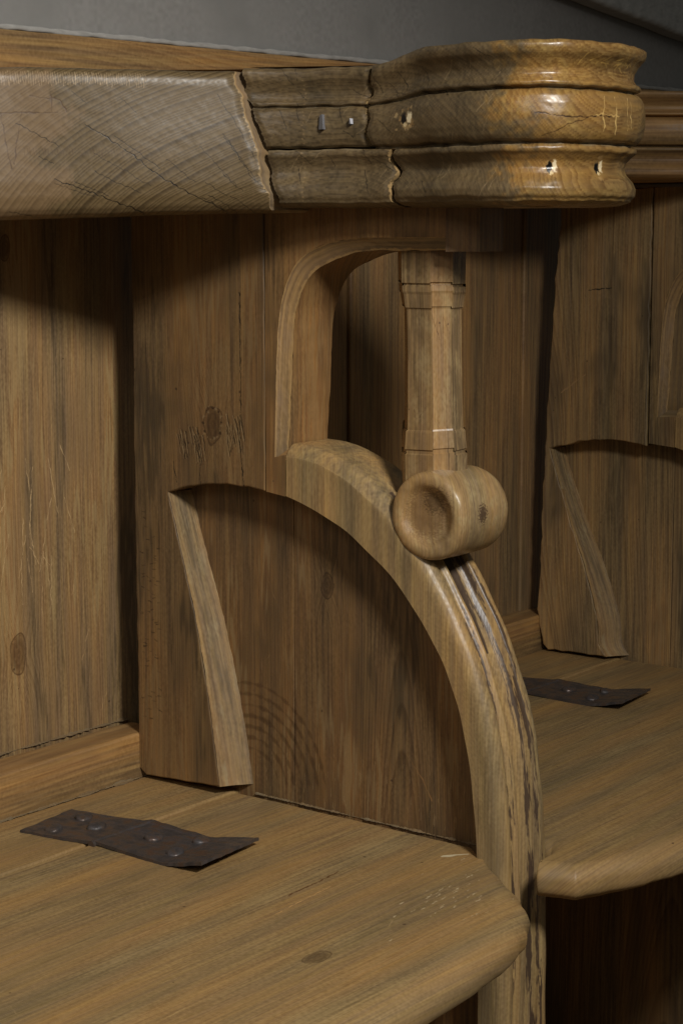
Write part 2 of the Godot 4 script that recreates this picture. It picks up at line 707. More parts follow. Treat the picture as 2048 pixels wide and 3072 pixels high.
func make_shapes() -> void:
	var outer := [[0.2062, 0.3085], [0.226, 0.3075], [0.25, 0.302], [0.28, 0.289], [0.308, 0.2685], [0.333, 0.243], [0.356, 0.2125], [0.378, 0.1765], [0.395, 0.140], [0.4085, 0.098], [0.4165, 0.05], [0.4205, 0.0], [0.4225, -0.06], [0.424, -0.15], [0.4242, -0.3], [0.424, -0.5]]
	var inner := [[0.2062, 0.2665], [0.222, 0.2625], [0.243, 0.2550], [0.267, 0.2440], [0.291, 0.2285], [0.3135, 0.2105], [0.335, 0.1885], [0.354, 0.1635], [0.3705, 0.134], [0.383, 0.0965], [0.3915, 0.05], [0.396, 0.0], [0.398, -0.06], [0.399, -0.15], [0.400, -0.3], [0.400, -0.5]]
	var pair := paired(outer, inner, ARM_N)
	arm_path = pair[0]
	arm_inner = pair[1]
	arm_prof = even(pts2([[0.0, 0.0305], [0.0, 0.011], [0.0006, 0.0072], [0.0024, 0.0040], [0.0050, 0.0016], [0.0080, 0.0004], [0.0102, 0.0004], [0.0122, 0.0013], [0.0142, 0.0034], [0.0162, 0.0046], [0.0182, 0.0040], [0.0200, 0.0020], [0.0212, 0.0007], [0.0226, 0.0005], [0.0238, 0.0014], [0.0247, 0.0050], [0.0256, 0.0090], [0.029, 0.0122], [0.036, 0.0134], [0.042, 0.0128], [0.0475, 0.0106], [0.0512, 0.0078], [0.0522, 0.0046], [0.0534, 0.0020], [0.0556, 0.0012], [0.0596, 0.0012], [0.0624, 0.0022], [0.0640, 0.0042], [T, 0.0075], [T, 0.0305]]), ARM_M)
	rail_path = smooth_path([[-0.48, 0.150], [-0.42, 0.110], [-0.36, 0.085], [-0.2975, 0.075], [-0.25, 0.089], [-0.21, 0.1105], [-0.175, 0.139], [-0.137, 0.1705], [-0.099, 0.199], [-0.070, 0.224], [-0.050, 0.255], [-0.038, 0.290], [-0.034, 0.320], [-0.037, 0.350], [-0.0445, 0.385], [-0.0475, 0.420], [-0.043, 0.452], [-0.026, 0.477], [0.001, 0.4895], [0.0325, 0.493], [0.064, 0.4895], [0.091, 0.477], [0.108, 0.452], [0.1125, 0.420], [0.1095, 0.385], [0.102, 0.350], [0.099, 0.320], [0.103, 0.29], [0.12, 0.25]], RAIL_N)
	rail2_path = smooth_path([[0.12, 0.25], [0.135, 0.225], [0.164, 0.199], [0.202, 0.1705], [0.25, 0.135], [0.30, 0.105], [0.3625, 0.090], [0.42, 0.105], [0.46, 0.125], [0.498, 0.152], [0.535, 0.181], [0.566, 0.206], [0.592, 0.230], [0.612, 0.262], [0.622, 0.30], [0.625, 0.33]], 200)
	rail_prof = even(pts2([[-0.030, 0.6125], [-0.012, 0.6122], [-0.003, 0.6112], [-0.0004, 0.6092], [-0.0002, 0.6062], [-0.0012, 0.6030], [-0.0050, 0.5985], [-0.0078, 0.5930], [-0.0078, 0.5885], [-0.0058, 0.5852], [-0.0036, 0.5840], [-0.0028, 0.5822], [-0.0036, 0.5806], [-0.0085, 0.5798], [-0.0090, 0.5787], [-0.0045, 0.5772], [-0.0018, 0.5745], [-0.0003, 0.569], [0.0003, 0.561], [-0.0002, 0.553], [-0.0018, 0.547], [-0.0042, 0.5435], [-0.0098, 0.5420], [-0.0100, 0.5408], [-0.0062, 0.5398], [-0.0052, 0.5378], [-0.0056, 0.5358], [-0.0082, 0.5338], [-0.0124, 0.529], [-0.0134, 0.5245], [-0.0118, 0.520], [-0.0078, 0.5150], [-0.0058, 0.5100], [-0.0062, 0.5050], [-0.0100, 0.5010], [-0.018, 0.4985], [-0.032, 0.4972]]), RAIL_M)


func arm_at(k: float) -> Array:      # (point, outward) on the arm rest's outer edge
	var i := clampi(int(k), 0, ARM_N - 2)
	var a := arm_path[i].lerp(arm_path[i + 1], clampf(k - i, 0.0, 1.0))
	var d := (arm_path[mini(i + 2, ARM_N - 1)] - arm_path[maxi(i - 1, 0)]).normalized()
	return [a, Vector2(-d.y, d.x)]


func arm_point(k: float, m: float) -> Vector3:
	var at := arm_at(k)
	var i := clampi(int(m), 0, ARM_M - 2)
	var q := arm_prof[i].lerp(arm_prof[i + 1], clampf(m - i, 0.0, 1.0))
	var p: Vector2 = at[0]
	# the mouldings die out towards the flat top of the arm
	var here := sstep(0.285, 0.34, p.x)
	var plain := 0.0
	if q.x < 0.0001 or q.x > T - 0.0001:
		plain = q.y
	else:
		var e := minf(q.x, T - q.x)
		plain = 0.0105 * pow(clampf(1.0 - e / 0.0105, 0.0, 1.0), 1.5)
	var dep := lerpf(plain, q.y, here)
	var o: Vector2 = p - at[1] * minf(dep, 0.011)
	if dep > 0.011 and (q.x < 0.0001 or q.x > T - 0.0001):
		var j := clampi(int(k), 0, ARM_N - 2)
		o = o.lerp(arm_inner[j].lerp(arm_inner[j + 1], clampf(k - j, 0.0, 1.0)), (dep - 0.011) / 0.0195)
	elif dep > 0.011:
		o = p - at[1] * dep
	var w := 0.0004 * n_low.get_noise_3d(o.x * 22.0, o.y * 22.0, q.x * 60.0)
	return Vector3(q.x + w, o.y + w, o.x + w)


# two curves through matching points, sampled at the same fractions
func paired(a: Array, b: Array, count: int) -> Array:
	var fa := PackedVector2Array()
	var fb := PackedVector2Array()
	for e in 2:
		var p := pts2(b if e else a)
		var n := p.size()
		for i in n - 1:
			for k in 16:
				var q := p[i].cubic_interpolate(p[i + 1], p[maxi(i - 1, 0)], p[mini(i + 2, n - 1)], k / 16.0)
				if e:
					fb.append(q)
				else:
					fa.append(q)
		if e:
			fb.append(p[n - 1])
		else:
			fa.append(p[n - 1])
	var run := PackedFloat32Array([0.0])
	for i in fa.size() - 1:
		run.append(run[i] + fa[i].distance_to(fa[i + 1]))
	var oa := PackedVector2Array()
	var ob := PackedVector2Array()
	var at := 0
	for k in count:
		var want: float = run[run.size() - 1] * k / (count - 1)
		while at < run.size() - 2 and run[at + 1] < want:
			at += 1
		var f := clampf((want - run[at]) / maxf(run[at + 1] - run[at], 1e-9), 0.0, 1.0)
		oa.append(fa[at].lerp(fa[at + 1], f))
		ob.append(fb[at].lerp(fb[at + 1], f))
	return [oa, ob]


func rail_on(path: PackedVector2Array, k: float) -> Array:
	var n := path.size()
	var i := clampi(int(k), 0, n - 2)
	var a := path[i].lerp(path[i + 1], clampf(k - i, 0.0, 1.0))
	var d := (path[mini(i + 3, n - 1)] - path[maxi(i - 2, 0)]).normalized()
	return [a, Vector2(-d.y, d.x)]   # outward: left of the way we walk


func make_textures() -> void:
	make_shapes()
	var old_e := Color(0.568, 0.447, 0.297)
	var old_l := Color(0.399, 0.286, 0.174)
	# --- the divider's face
	var m := Wood.new()
	m.w = 780; m.h = 1010
	m.reg = Rect2(0.02, -0.02, 0.41, 0.535)
	m.ring = 0.0017; m.pa = 0.02; m.pb = 0.02; m.wob = 0.006; m.tilt = 0.02
	m.E = old_e; m.L = old_l; m.ringk = 0.6
	m.D = Color(0.220, 0.191, 0.138); m.dirt = 0.39; m.dirt_at = 0.0; m.worn = 0.45; m.worn_at = 0.1
	m.W = Color(0.619, 0.521, 0.370)
	m.patch = 13.0; m.stretch = 0.55; m.rough = 0.52; m.sd = 3.0; m.tools = 0.12; m.scuff = 0.5; m.strk = 0.16
	m.knots = [Vector3(0.128, 0.321, 0.010)]
	run_wood(m)
	mark(m, [[0.158, 0.43], [0.1585, 0.34], [0.157, 0.31], [0.1595, 0.285], [0.161, 0.27]], 0.0009, CRACK, 0.85, 0.4, 4.0)
	mark(m, [[0.082, 0.286], [0.086, 0.268]], 0.0008, CRACK, 0.7, 0.3, 5.0)
	mark(m, [[0.112, 0.292], [0.113, 0.268]], 0.0007, CRACK, 0.7, 0.3, 6.0)
	var rg := RandomNumberGenerator.new()
	rg.seed = 5
	for k in 46:
		var right := k % 5 < 2
		var z := rg.randf_range(0.138, 0.158) if right else rg.randf_range(0.086, 0.116)
		var y := (rg.randf_range(0.315, 0.334) if right else rg.randf_range(0.304, 0.317)) - absf(z - 0.1) * 0.05
		var l := rg.randf_range(0.010, 0.024)
		mark(m, [[z, y], [z + 0.0035, y - l]], 0.0011, Color(0.66, 0.56, 0.41), 0.5, -0.3, k * 1.0, 0.0004)
		mark(m, [[z + 0.0013, y], [z + 0.0048, y - l]], 0.0010, Color(0.24, 0.18, 0.11), 0.55, 0.4, k + 30.0, 0.0004)
	for k in 24:
		var an := k / 24.0 * TAU
		dab(m, Vector2(0.127 + 0.0105 * cos(an) + rg.randfn(0.0, 0.001), 0.3215 + 0.013 * sin(an) + rg.randfn(0.0, 0.0012)), rg.randf_range(0.0006, 0.0015), Color(0.66, 0.57, 0.43) if k % 3 else Color(0.15, 0.1, 0.06), 0.6, -0.25 if k % 3 else 0.4, 1.0)
	for k in 70:
		var q := Vector2(0.04 + rg.randf_range(0.0, 0.022), rg.randf_range(0.05, 0.24))
		mark(m, [[q.x, q.y], [q.x + 0.004, q.y + rg.randf_range(-0.001, 0.001)]], 0.0010, Color(0.24, 0.18, 0.12), 0.3, 0.2, k * 2.0)
	scratches(m, 60, 17, Color(0.66, 0.54, 0.38), 0.3)
	to_material(m, "divider_wood", 0.3)

	# --- its sunk panel
	m = Wood.new()
	m.w = 680; m.h = 740
	m.reg = Rect2(0.06, -0.07, 0.35, 0.38)
	m.ring = 0.0018; m.pa = 0.30; m.pb = 0.03; m.wob = 0.006; m.tilt = 0.04
	m.E = Color(0.516, 0.401, 0.265); m.L = Color(0.338, 0.241, 0.141); m.ringk = 0.65
	m.D = Color(0.225, 0.191, 0.133); m.dirt = 0.42; m.dirt_at = 0.04; m.worn = 0.35; m.worn_at = 0.2
	m.W = Color(0.619, 0.530, 0.382)
	m.patch = 15.0; m.rough = 0.6; m.sd = 8.0; m.scuff = 0.55; m.strk = 0.16
	m.knots = [Vector3(0.228, 0.192, 0.0065)]
	run_wood(m)
	for k in 7:
		var arc := []
		var r := 0.030 + 0.0085 * k
		for q in 15:
			var an := deg_to_rad(108.0 - q * 7.0)
			arc.append([0.146 + r * cos(an), 0.006 + r * 1.12 * sin(an)])
		mark(m, arc, 0.0042, Color(0.27, 0.19, 0.115), 0.035, 0.012, k * 3.0, 0.0004)
	rg.seed = 9
	for k in 150:
		var q := Vector2(rg.randf_range(0.15, 0.40), rg.randf_range(-0.01, 0.05))
		mark(m, [[q.x, q.y], [q.x + 0.0003, q.y + rg.randf_range(0.002, 0.009)]], 0.0006, Color(0.70, 0.60, 0.44), 0.35, -0.1, k * 1.0)
	mark(m, [[0.31, 0.062], [0.325, 0.045], [0.335, 0.028]], 0.0012, Color(0.62, 0.47, 0.30), 0.6, 0.1)
	scratches(m, 40, 21, Color(0.66, 0.54, 0.38), 0.3)
	to_material(m, "panel_wood", 0.3)

	# --- the arm rest: upright grain, its hollow with remains of dark varnish
	m = Wood.new()
	var plen := path_length(arm_prof)
	var alen := path_length(arm_path)
	m.w = 300; m.h = 1400
	m.reg = Rect2(0.0, 0.0, plen, alen)
	m.pos = func(u: float, v: float) -> Vector3:
		var p := arm_point((1.0 - v / alen) * (ARM_N - 1), u / plen * (ARM_M - 1))
		return Vector3(p.z, p.y, p.x)
	m.ring = 0.0021; m.pa = 0.14; m.pb = 0.075; m.wob = 0.006
	m.E = Color(0.647, 0.535, 0.362); m.L = Color(0.501, 0.375, 0.229); m.ringk = 0.5; m.strk = 0.14
	m.D = Color(0.282, 0.225, 0.147); m.dirt = 0.21; m.dirt_at = 0.12; m.worn = 0.45; m.worn_at = 0.1
	m.W = Color(0.692, 0.602, 0.424)
	m.rough = 0.42; m.sd = 14.0; m.patch = 16.0; m.mottle = 0.12; m.scuff = 0.25
	m.extra = func(u: float, v: float, fib: float, streak: float, st: float, gr: float, o: Array) -> void:
		var q := arm_prof[clampi(int(u / plen * (ARM_M - 1) + 0.5), 0, ARM_M - 1)]
		var s := alen - v
		var inner := q.x > 0.0002 and q.x < T - 0.0002
		if not inner or s < 0.10:
			return
		var n := n_low.get_noise_2d(u * 200.0, v * 13.0) * 0.75 + n_low.get_noise_2d(u * 900.0, v * 70.0) * 0.4 + fib * 0.45 + gr * 0.2
		var want := -1.0
		var x := q.x
		if x > 0.0242 and x < 0.0525:
			# most of the hollow is rubbed bare, its two sides keep the old varnish
			want = 0.95 - absf(x - 0.0268) / 0.0042
			want = maxf(want, 0.42 - absf(x - 0.0498) / 0.0036)
			if s < 0.25:
				want = maxf(want, 0.9 - absf(x - 0.038) / 0.012 - (s - 0.19) * 9.0)
			if s > 0.52:
				want = maxf(want, -0.05 - absf(x - 0.034) / 0.02 + (s - 0.52) * 2.0)
		elif x > 0.0142 and x < 0.0205:
			want = -0.12 - absf(x - 0.0175) / 0.008
			if s > 0.56:
				want = maxf(want, 0.5 - absf(x - 0.0168) / 0.006)
		elif x >= 0.0525 and x < 0.0585:
			want = 0.25 - absf(x - 0.054) / 0.004
		elif x > 0.003 and x < 0.012 and s > 0.56:
			want = 0.5 - absf(x - 0.008) / 0.004
		var k := sstep(-0.12, 0.26, want + n)
		o[0] += (0.255 - o[0]) * k * 0.82
		o[1] += (0.20 - o[1]) * k * 0.82
		o[2] += (0.165 - o[2]) * k * 0.82
		o[3] += 0.18 * k
		o[4] += (0.36 - o[4]) * k
	run_wood(m)
	to_material(m, "arm_wood", 0.22, 0.5, false)

	# --- column and knob
	m = Wood.new()
	m.w = 600; m.h = 460
	m.reg = Rect2(0.0, 0.21, 0.30, 0.26)
	m.ring = 0.0019; m.pa = 0.04; m.pb = 0.03; m.wob = 0.006
	m.E = Color(0.619, 0.495, 0.334); m.L = Color(0.431, 0.316, 0.191); m.ringk = 0.6
	m.D = Color(0.355, 0.281, 0.200); m.dirt = 0.30; m.dirt_at = 0.05; m.worn = 0.6; m.worn_at = 0.05
	m.W = Color(0.702, 0.610, 0.443); m.patch = 42.0; m.stretch = 0.8; m.rough = 0.33; m.sd = 19.0; m.scuff = 0.4; m.strk = 0.14
	run_wood(m)
	scratches(m, 60, 31, Color(0.28, 0.2, 0.13), 0.4)
	to_material(m, "column_wood", 0.2)
	m = Wood.new()
	m.w = 440; m.h = 320
	m.reg = Rect2(-0.04, -0.04, 0.24, 0.08)
	m.ring = 0.0017; m.pa = 0.01; m.pb = 0.035; m.wob = 0.005
	m.E = Color(0.647, 0.530, 0.362); m.L = Color(0.468, 0.351, 0.213); m.ringk = 0.5
	m.D = Color(0.253, 0.196, 0.141); m.dirt = 0.42; m.dirt_at = 0.06; m.worn = 0.55; m.worn_at = 0.08
	m.W = Color(0.731, 0.651, 0.478); m.patch = 38.0; m.stretch = 0.9; m.rough = 0.36; m.sd = 27.0; m.scuff = 0.15; m.strk = 0.03; m.ringk = 0.22; m.mottle = 0.10; m.dirt = 0.24; m.patch = 60.0
	run_wood(m)
	dab(m, Vector2(0.003, 0.001), 0.019, Color(0.43, 0.32, 0.21), 0.4, 0.0, 0.7)
	dab(m, Vector2(0.012, 0.012), 0.009, Color(0.27, 0.2, 0.13), 0.5, 0.0, 1.2)
	dab(m, Vector2(0.070, 0.002), 0.007, Color(0.25, 0.18, 0.13), 0.7, 0.0, 0.9)
	to_material(m, "knob_wood", 0.15)

	# --- seat
	m = Wood.new()
	m.w = 1300; m.h = 900
	m.reg = Rect2(-0.64, 0.0, 0.72, 0.56)
	m.grain_u = true
	m.ring = 0.0022; m.pa = 0.60; m.pb = 0.05; m.wob = 0.012; m.tilt = 0.05
	m.E = Color(0.596, 0.486, 0.322); m.L = Color(0.459, 0.346, 0.213); m.ringk = 0.5; m.fibk = 0.13
	m.D = Color(0.310, 0.235, 0.147); m.dirt = 0.30; m.dirt_at = 0.08; m.worn = 0.55; m.worn_at = 0.1
	m.W = Color(0.713, 0.610, 0.424); m.patch = 13.0; m.stretch = 0.3; m.rough = 0.5; m.sd = 41.0; m.strk = 0.06; m.scuff = 0.2; m.ringk = 0.3; m.mottle = 0.10; m.dirt = 0.16
	m.knots = [Vector3(0.426, -0.235, 0.008)]
	run_wood(m)
	rg.seed = 77
	for k in 60:
		var q := Vector2(-0.075 + rg.randfn(0.0, 0.04), 0.435 + rg.randfn(0.0, 0.022))
		mark(m, [[q.x, q.y], [q.x + rg.randf_range(0.002, 0.007), q.y - 0.001]], 0.0013, Color(0.80, 0.72, 0.57), 0.4, 0.05, k * 1.0)
	mark(m, [[-0.014, 0.372], [-0.001, 0.381], [0.004, 0.385]], 0.004, Color(0.82, 0.76, 0.62), 0.6, 0.1)
	mark(m, [[-0.19, 0.352], [-0.15, 0.349], [-0.12, 0.347]], 0.0012, Color(0.80, 0.63, 0.40), 0.6, 0.1)
	mark(m, [[-0.155, 0.335], [-0.115, 0.333], [-0.09, 0.331]], 0.0016, Color(0.36, 0.24, 0.14), 0.6, 0.1)
	scratches(m, 70, 51, Color(0.80, 0.68, 0.48), 0.35)
	to_material(m, "seat_wood", 0.22)

	# --- back boards
	m = Wood.new()
	m.w = 1100; m.h = 1700
	m.reg = Rect2(-0.31, 0.0, 0.38, 0.54)
	m.ring = 0.0021; m.pa = -0.26; m.pb = 0.03; m.wob = 0.008; m.tilt = 0.03
	m.E = Color(0.585, 0.472, 0.325); m.L = Color(0.426, 0.320, 0.199); m.ringk = 0.6; m.strk = 0.4
	m.D = Color(0.253, 0.225, 0.191); m.dirt = 0.30; m.dirt_at = 0.1; m.worn = 0.6; m.worn_at = 0.12
	m.W = Color(0.692, 0.602, 0.424); m.patch = 18.0; m.stretch = 0.22; m.rough = 0.48; m.sd = 55.0; m.scuff = 0.45; m.strk = 0.11; m.dirt = 0.24
	m.knots = [Vector3(-0.098, 0.123, 0.0095), Vector3(-0.102, 0.466, 0.006)]
	run_wood(m)
	rg.seed = 88
	for k in 26:
		var q := Vector2(rg.randf_range(-0.125, -0.03), rg.randf_range(0.2, 0.3))
		mark(m, [[q.x, q.y], [q.x + rg.randf_range(-0.012, 0.012), q.y - rg.randf_range(0.01, 0.06)]], 0.0008, Color(0.78, 0.66, 0.48), 0.45, 0.15, k * 1.0)
	scratches(m, 60, 61, Color(0.76, 0.62, 0.44), 0.35)
	to_material(m, "back_wood", 0.25)

	m = Wood.new()
	m.w = 720; m.h = 640
	m.reg = Rect2(0.0, 0.0, 0.62, 0.54)
	m.ring = 0.0028; m.pa = 0.2; m.pb = 0.05; m.wob = 0.01; m.tilt = 0.04
	m.E = Color(0.600, 0.472, 0.312); m.L = Color(0.375, 0.266, 0.165); m.ringk = 0.5
	m.D = Color(0.244, 0.211, 0.161); m.dirt = 0.36; m.dirt_at = 0.06; m.worn = 0.35; m.worn_at = 0.2
	m.W = Color(0.582, 0.491, 0.349); m.patch = 13.0; m.stretch = 0.25; m.rough = 0.55; m.sd = 66.0; m.strk = 0.16; m.scuff = 0.2
	run_wood(m)
	to_material(m, "dark_wood", 0.3)

	# --- far divider, rougher and browner
	m = Wood.new()
	m.w = 620; m.h = 800
	m.reg = Rect2(0.02, -0.02, 0.41, 0.57)
	m.ring = 0.0032; m.pa = 0.02; m.pb = 0.04; m.wob = 0.012; m.tilt = 0.06
	m.E = Color(0.594, 0.487, 0.333); m.L = Color(0.416, 0.309, 0.189); m.ringk = 0.75
	m.D = Color(0.207, 0.179, 0.138); m.dirt = 0.39; m.dirt_at = 0.05; m.worn = 0.45; m.worn_at = 0.15
	m.W = Color(0.600, 0.510, 0.362); m.patch = 14.0; m.stretch = 0.5; m.rough = 0.55; m.sd = 71.0; m.tools = 0.12; m.scuff = 0.4; m.strk = 0.15
	run_wood(m)
	scratches(m, 50, 71, Color(0.68, 0.56, 0.4), 0.35)
	mark(m, [[0.095, 0.415], [0.125, 0.418]], 0.0012, CRACK, 0.6, 0.4)
	mark(m, [[0.062, 0.30], [0.093, 0.322]], 0.0016, Color(0.66, 0.53, 0.36), 0.6, 0.1)
	to_material(m, "far_divider_wood", 0.4)

	# --- rails: planks with the grain along the row, sawn to the curve, so most of the face is end grain
	m = Wood.new()
	var rlen := path_length(rail_path)
	m.w = 1300; m.h = 260
	m.reg = Rect2(0.0, 0.48, rlen * 0.50, 0.125)
	m.pos = func(u: float, v: float) -> Vector3:
		var p: Vector2 = rail_on(rail_path, u / rlen * (RAIL_N - 1))[0]
		return Vector3(p.y, p.x, v)
	m.ring = 0.0024; m.pa = 0.285; m.pb = -0.425; m.wob = 0.003; m.tilt = 0.01
	m.endg = true
	m.E = Color(0.439, 0.368, 0.253); m.L = Color(0.258, 0.207, 0.131); m.ringk = 1.0; m.fibk = 0.05; m.strk = 0.0
	m.D = Color(0.301, 0.246, 0.170); m.dirt = 0.28; m.dirt_at = 0.02; m.worn = 0.3; m.worn_at = 0.05
	m.W = Color(0.542, 0.448, 0.316); m.patch = 11.0; m.stretch = 1.0; m.rough = 0.42; m.sd = 83.0; m.speck = 0.07; m.mottle = 0.14
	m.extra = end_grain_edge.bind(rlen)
	run_wood(m)
	rail_cracks(m, rlen)
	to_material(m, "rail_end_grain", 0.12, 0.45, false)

	m = Wood.new()
	var vlen := path_length(rail_prof)
	m.w = 1300; m.h = 380
	m.reg = Rect2(rlen * 0.38, 0.0, rlen * 0.62, vlen)
	m.pos = func(u: float, v: float) -> Vector3:
		var on := rail_on(rail_path, u / rlen * (RAIL_N - 1))
		var q := rail_prof[clampi(int((1.0 - v / vlen) * (RAIL_M - 1) + 0.5), 0, RAIL_M - 1)]
		var p: Vector2 = on[0] + on[1] * q.x
		return Vector3(p.y, p.x, q.y)
	m.ring = 0.0025; m.pa = 0.285; m.pb = -0.425; m.wob = 0.006; m.tilt = 0.05
	m.E = Color(0.564, 0.438, 0.246); m.L = Color(0.423, 0.302, 0.155); m.ringk = 0.6; m.fibk = 0.12; m.strk = 0.1
	m.D = Color(0.338, 0.251, 0.133); m.dirt = 0.27; m.dirt_at = 0.1; m.worn = 0.5; m.worn_at = 0.12
	m.W = Color(0.722, 0.621, 0.382); m.patch = 30.0; m.stretch = 0.6; m.rough = 0.33; m.sd = 91.0; m.ringk = 0.95; m.wob = 0.003; m.scuff = 0.3
	m.extra = nose_finish.bind(rlen, vlen)
	run_wood(m)
	nose_chips(m, rlen, vlen)
	to_material(m, "rail_nose_wood", 0.14, 0.52, false)

	# --- plain strips
	m = Wood.new()
	m.w = 1100; m.h = 170
	m.reg = Rect2(0.0, 0.0, 0.8, 0.12)
	m.grain_u = true
	m.ring = 0.0042; m.pa = 0.03; m.pb = 0.03; m.wob = 0.012; m.tilt = 0.03
	m.E = Color(0.619, 0.482, 0.305); m.L = Color(0.450, 0.321, 0.191); m.ringk = 0.6
	m.D = Color(0.310, 0.260, 0.200); m.dirt = 0.30; m.dirt_at = 0.1; m.worn = 0.4; m.worn_at = 0.15
	m.W = Color(0.692, 0.581, 0.391); m.rough = 0.5; m.sd = 101.0; m.strk = 0.12; m.scuff = 0.3
	run_wood(m)
	to_material(m, "strip_wood", 0.25)

	# --- dusty bevel
	m = Wood.new()
	m.w = 90; m.h = 420
	m.reg = Rect2(0.0, 0.0, 0.06, 0.28)
	m.ring = 0.0022; m.pa = -0.02; m.pb = 0.03; m.wob = 0.012; m.tilt = 0.12
	m.E = Color(0.583, 0.477, 0.326); m.L = Color(0.452, 0.349, 0.217); m.ringk = 0.5
	m.D = Color(0.442, 0.369, 0.265); m.dirt = 0.30; m.dirt_at = 0.02; m.worn = 0.45; m.worn_at = 0.12
	m.W = Color(0.675, 0.631, 0.508); m.patch = 45.0; m.rough = 0.65; m.sd = 111.0; m.scuff = 0.4; m.strk = 0.12
	run_wood(m)
	to_material(m, "bevel_wood", 0.3)

	# --- hollow chamfer: dull varnish between two paler edges
	m = Wood.new()
	m.w = 60; m.h = 700
	m.reg = Rect2(0.0, 0.0, 0.014, 0.30)
	m.ring = 0.003; m.pa = 0.2; m.ringk = 0.25
	m.E = Color(0.554, 0.448, 0.303); m.L = Color(0.436, 0.335, 0.209); m.D = Color(0.426, 0.344, 0.259); m.W = Color(0.614, 0.496, 0.338)
	m.dirt = 0.48; m.dirt_at = -0.05; m.worn = 0.4; m.worn_at = 0.1; m.patch = 60.0; m.rough = 0.45; m.sd = 161.0; m.scuff = 0.3
	run_wood(m)
	for k in 260:
		for e in 2:
			var q := Vector2(0.0006 if e == 0 else 0.0134, k / 260.0 * 0.30)
			dab(m, q, 0.0008 + 0.0007 * n_low.get_noise_1d(k * 0.13 + e * 50.0), Color(0.66, 0.53, 0.34), 0.35, 0.0, 0.5, 2.5)
	to_material(m, "chamfer_wood", 0.2, 0.5, false)

	# --- bare torn wood
	m = Wood.new()
	m.w = 96; m.h = 96
	m.reg = Rect2(0.0, 0.0, 0.12, 0.12)
	m.ring = 0.0025; m.pa = 0.2; m.E = Color(0.579, 0.489, 0.363); m.L = Color(0.482, 0.381, 0.251); m.W = Color(0.675, 0.607, 0.483)
	m.D = Color(0.468, 0.360, 0.223); m.patch = 90.0; m.rough = 0.7; m.sd = 121.0
	run_wood(m)
	to_material(m, "torn_wood", 0.6)

	# --- iron
	m = Wood.new()
	m.w = 260; m.h = 260
	m.reg = Rect2(-0.2, 0.05, 0.2, 0.2)
	m.ring = 1.0; m.ringk = 0.0; m.fibk = 0.1; m.strk = 0.0; m.wob = 0.0
	m.E = Color(0.33, 0.30, 0.285); m.D = Color(0.23, 0.22, 0.225); m.W = Color(0.36, 0.275, 0.23)
	m.dirt = 0.8; m.dirt_at = -0.1; m.worn = 0.8; m.worn_at = 0.02; m.patch = 55.0; m.stretch = 1.0; m.rough = 0.42; m.sd = 131.0; m.tools = 0.25
	run_wood(m)
	var iron := to_material(m, "iron", 0.35)
	iron.metallic = 0.25
	var nail := StandardMaterial3D.new()
	nail.albedo_color = Color(0.62, 0.62, 0.64)
	nail.metallic = 0.9
	nail.roughness = 0.35
	mats["nail"] = nail
	var dust: StandardMaterial3D = mats.bevel_wood.duplicate()
	dust.albedo_color = Color(0.80, 0.82, 0.86)
	dust.roughness_texture = null
	dust.roughness = 1.0
	mats["dust"] = dust
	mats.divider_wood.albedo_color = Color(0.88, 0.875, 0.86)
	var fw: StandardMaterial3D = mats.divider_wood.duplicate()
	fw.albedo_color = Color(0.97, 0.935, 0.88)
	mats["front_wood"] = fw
	mats.panel_wood.albedo_color = Color(0.92, 0.915, 0.90)

	# --- plaster
	m = Wood.new()
	m.w = 480; m.h = 240
	m.reg = Rect2(0.0, 0.0, 1.6, 0.8)
	m.ring = 1.0; m.ringk = 0.0; m.fibk = 0.02; m.strk = 0.05; m.wob = 0.0
	m.endg = true
	m.E = Color(0.57, 0.56, 0.545); m.D = Color(0.50, 0.495, 0.48); m.W = Color(0.63, 0.62, 0.605)
	m.dirt = 0.7; m.dirt_at = -0.05; m.worn = 0.6; m.worn_at = 0.05; m.patch = 6.0; m.stretch = 1.0; m.rough = 0.85; m.sd = 141.0
	run_wood(m)
	to_material(m, "plaster", 0.5, 0.3)
	m = Wood.new()
	m.w = 400; m.h = 60
	m.reg = Rect2(0.0, 0.0, 1.6, 0.1)
	m.ring = 1.0; m.ringk = 0.0; m.fibk = 0.1; m.wob = 0.0
	m.endg = true
	m.E = Color(0.66, 0.65, 0.63); m.D = Color(0.54, 0.535, 0.52); m.W = Color(0.72, 0.71, 0.69)
	m.patch = 40.0; m.stretch = 1.0; m.rough = 0.9; m.sd = 151.0; m.tools = 0.3
	run_wood(m)
	to_material(m, "lime", 1.5, 0.3)


func scratches(m: Wood, count: int, sd: int, col: Color, amount: float) -> void:
	var rg := RandomNumberGenerator.new()
	rg.seed = sd
	for k in count:
		var q := Vector2(m.reg.position.x + rg.randf() * m.reg.size.x, m.reg.position.y + rg.randf() * m.reg.size.y)
		var an := (0.0 if m.grain_u else PI / 2.0) + rg.randfn(0.0, 0.35)
		var l := rg.randf_range(0.004, 0.022)
		mark(m, [[q.x, q.y], [q.x + cos(an) * l, q.y + sin(an) * l]], rg.randf_range(0.0005, 0.0009), col, amount * rg.randf_range(0.4, 1.0), 0.06, k * 1.0)
		if k % 3 == 0:
			dab(m, Vector2(q.x + 0.01, q.y + 0.006), rg.randf_range(0.0005, 0.0012), Color(0.15, 0.1, 0.07), 0.5, 0.15, 0.3)


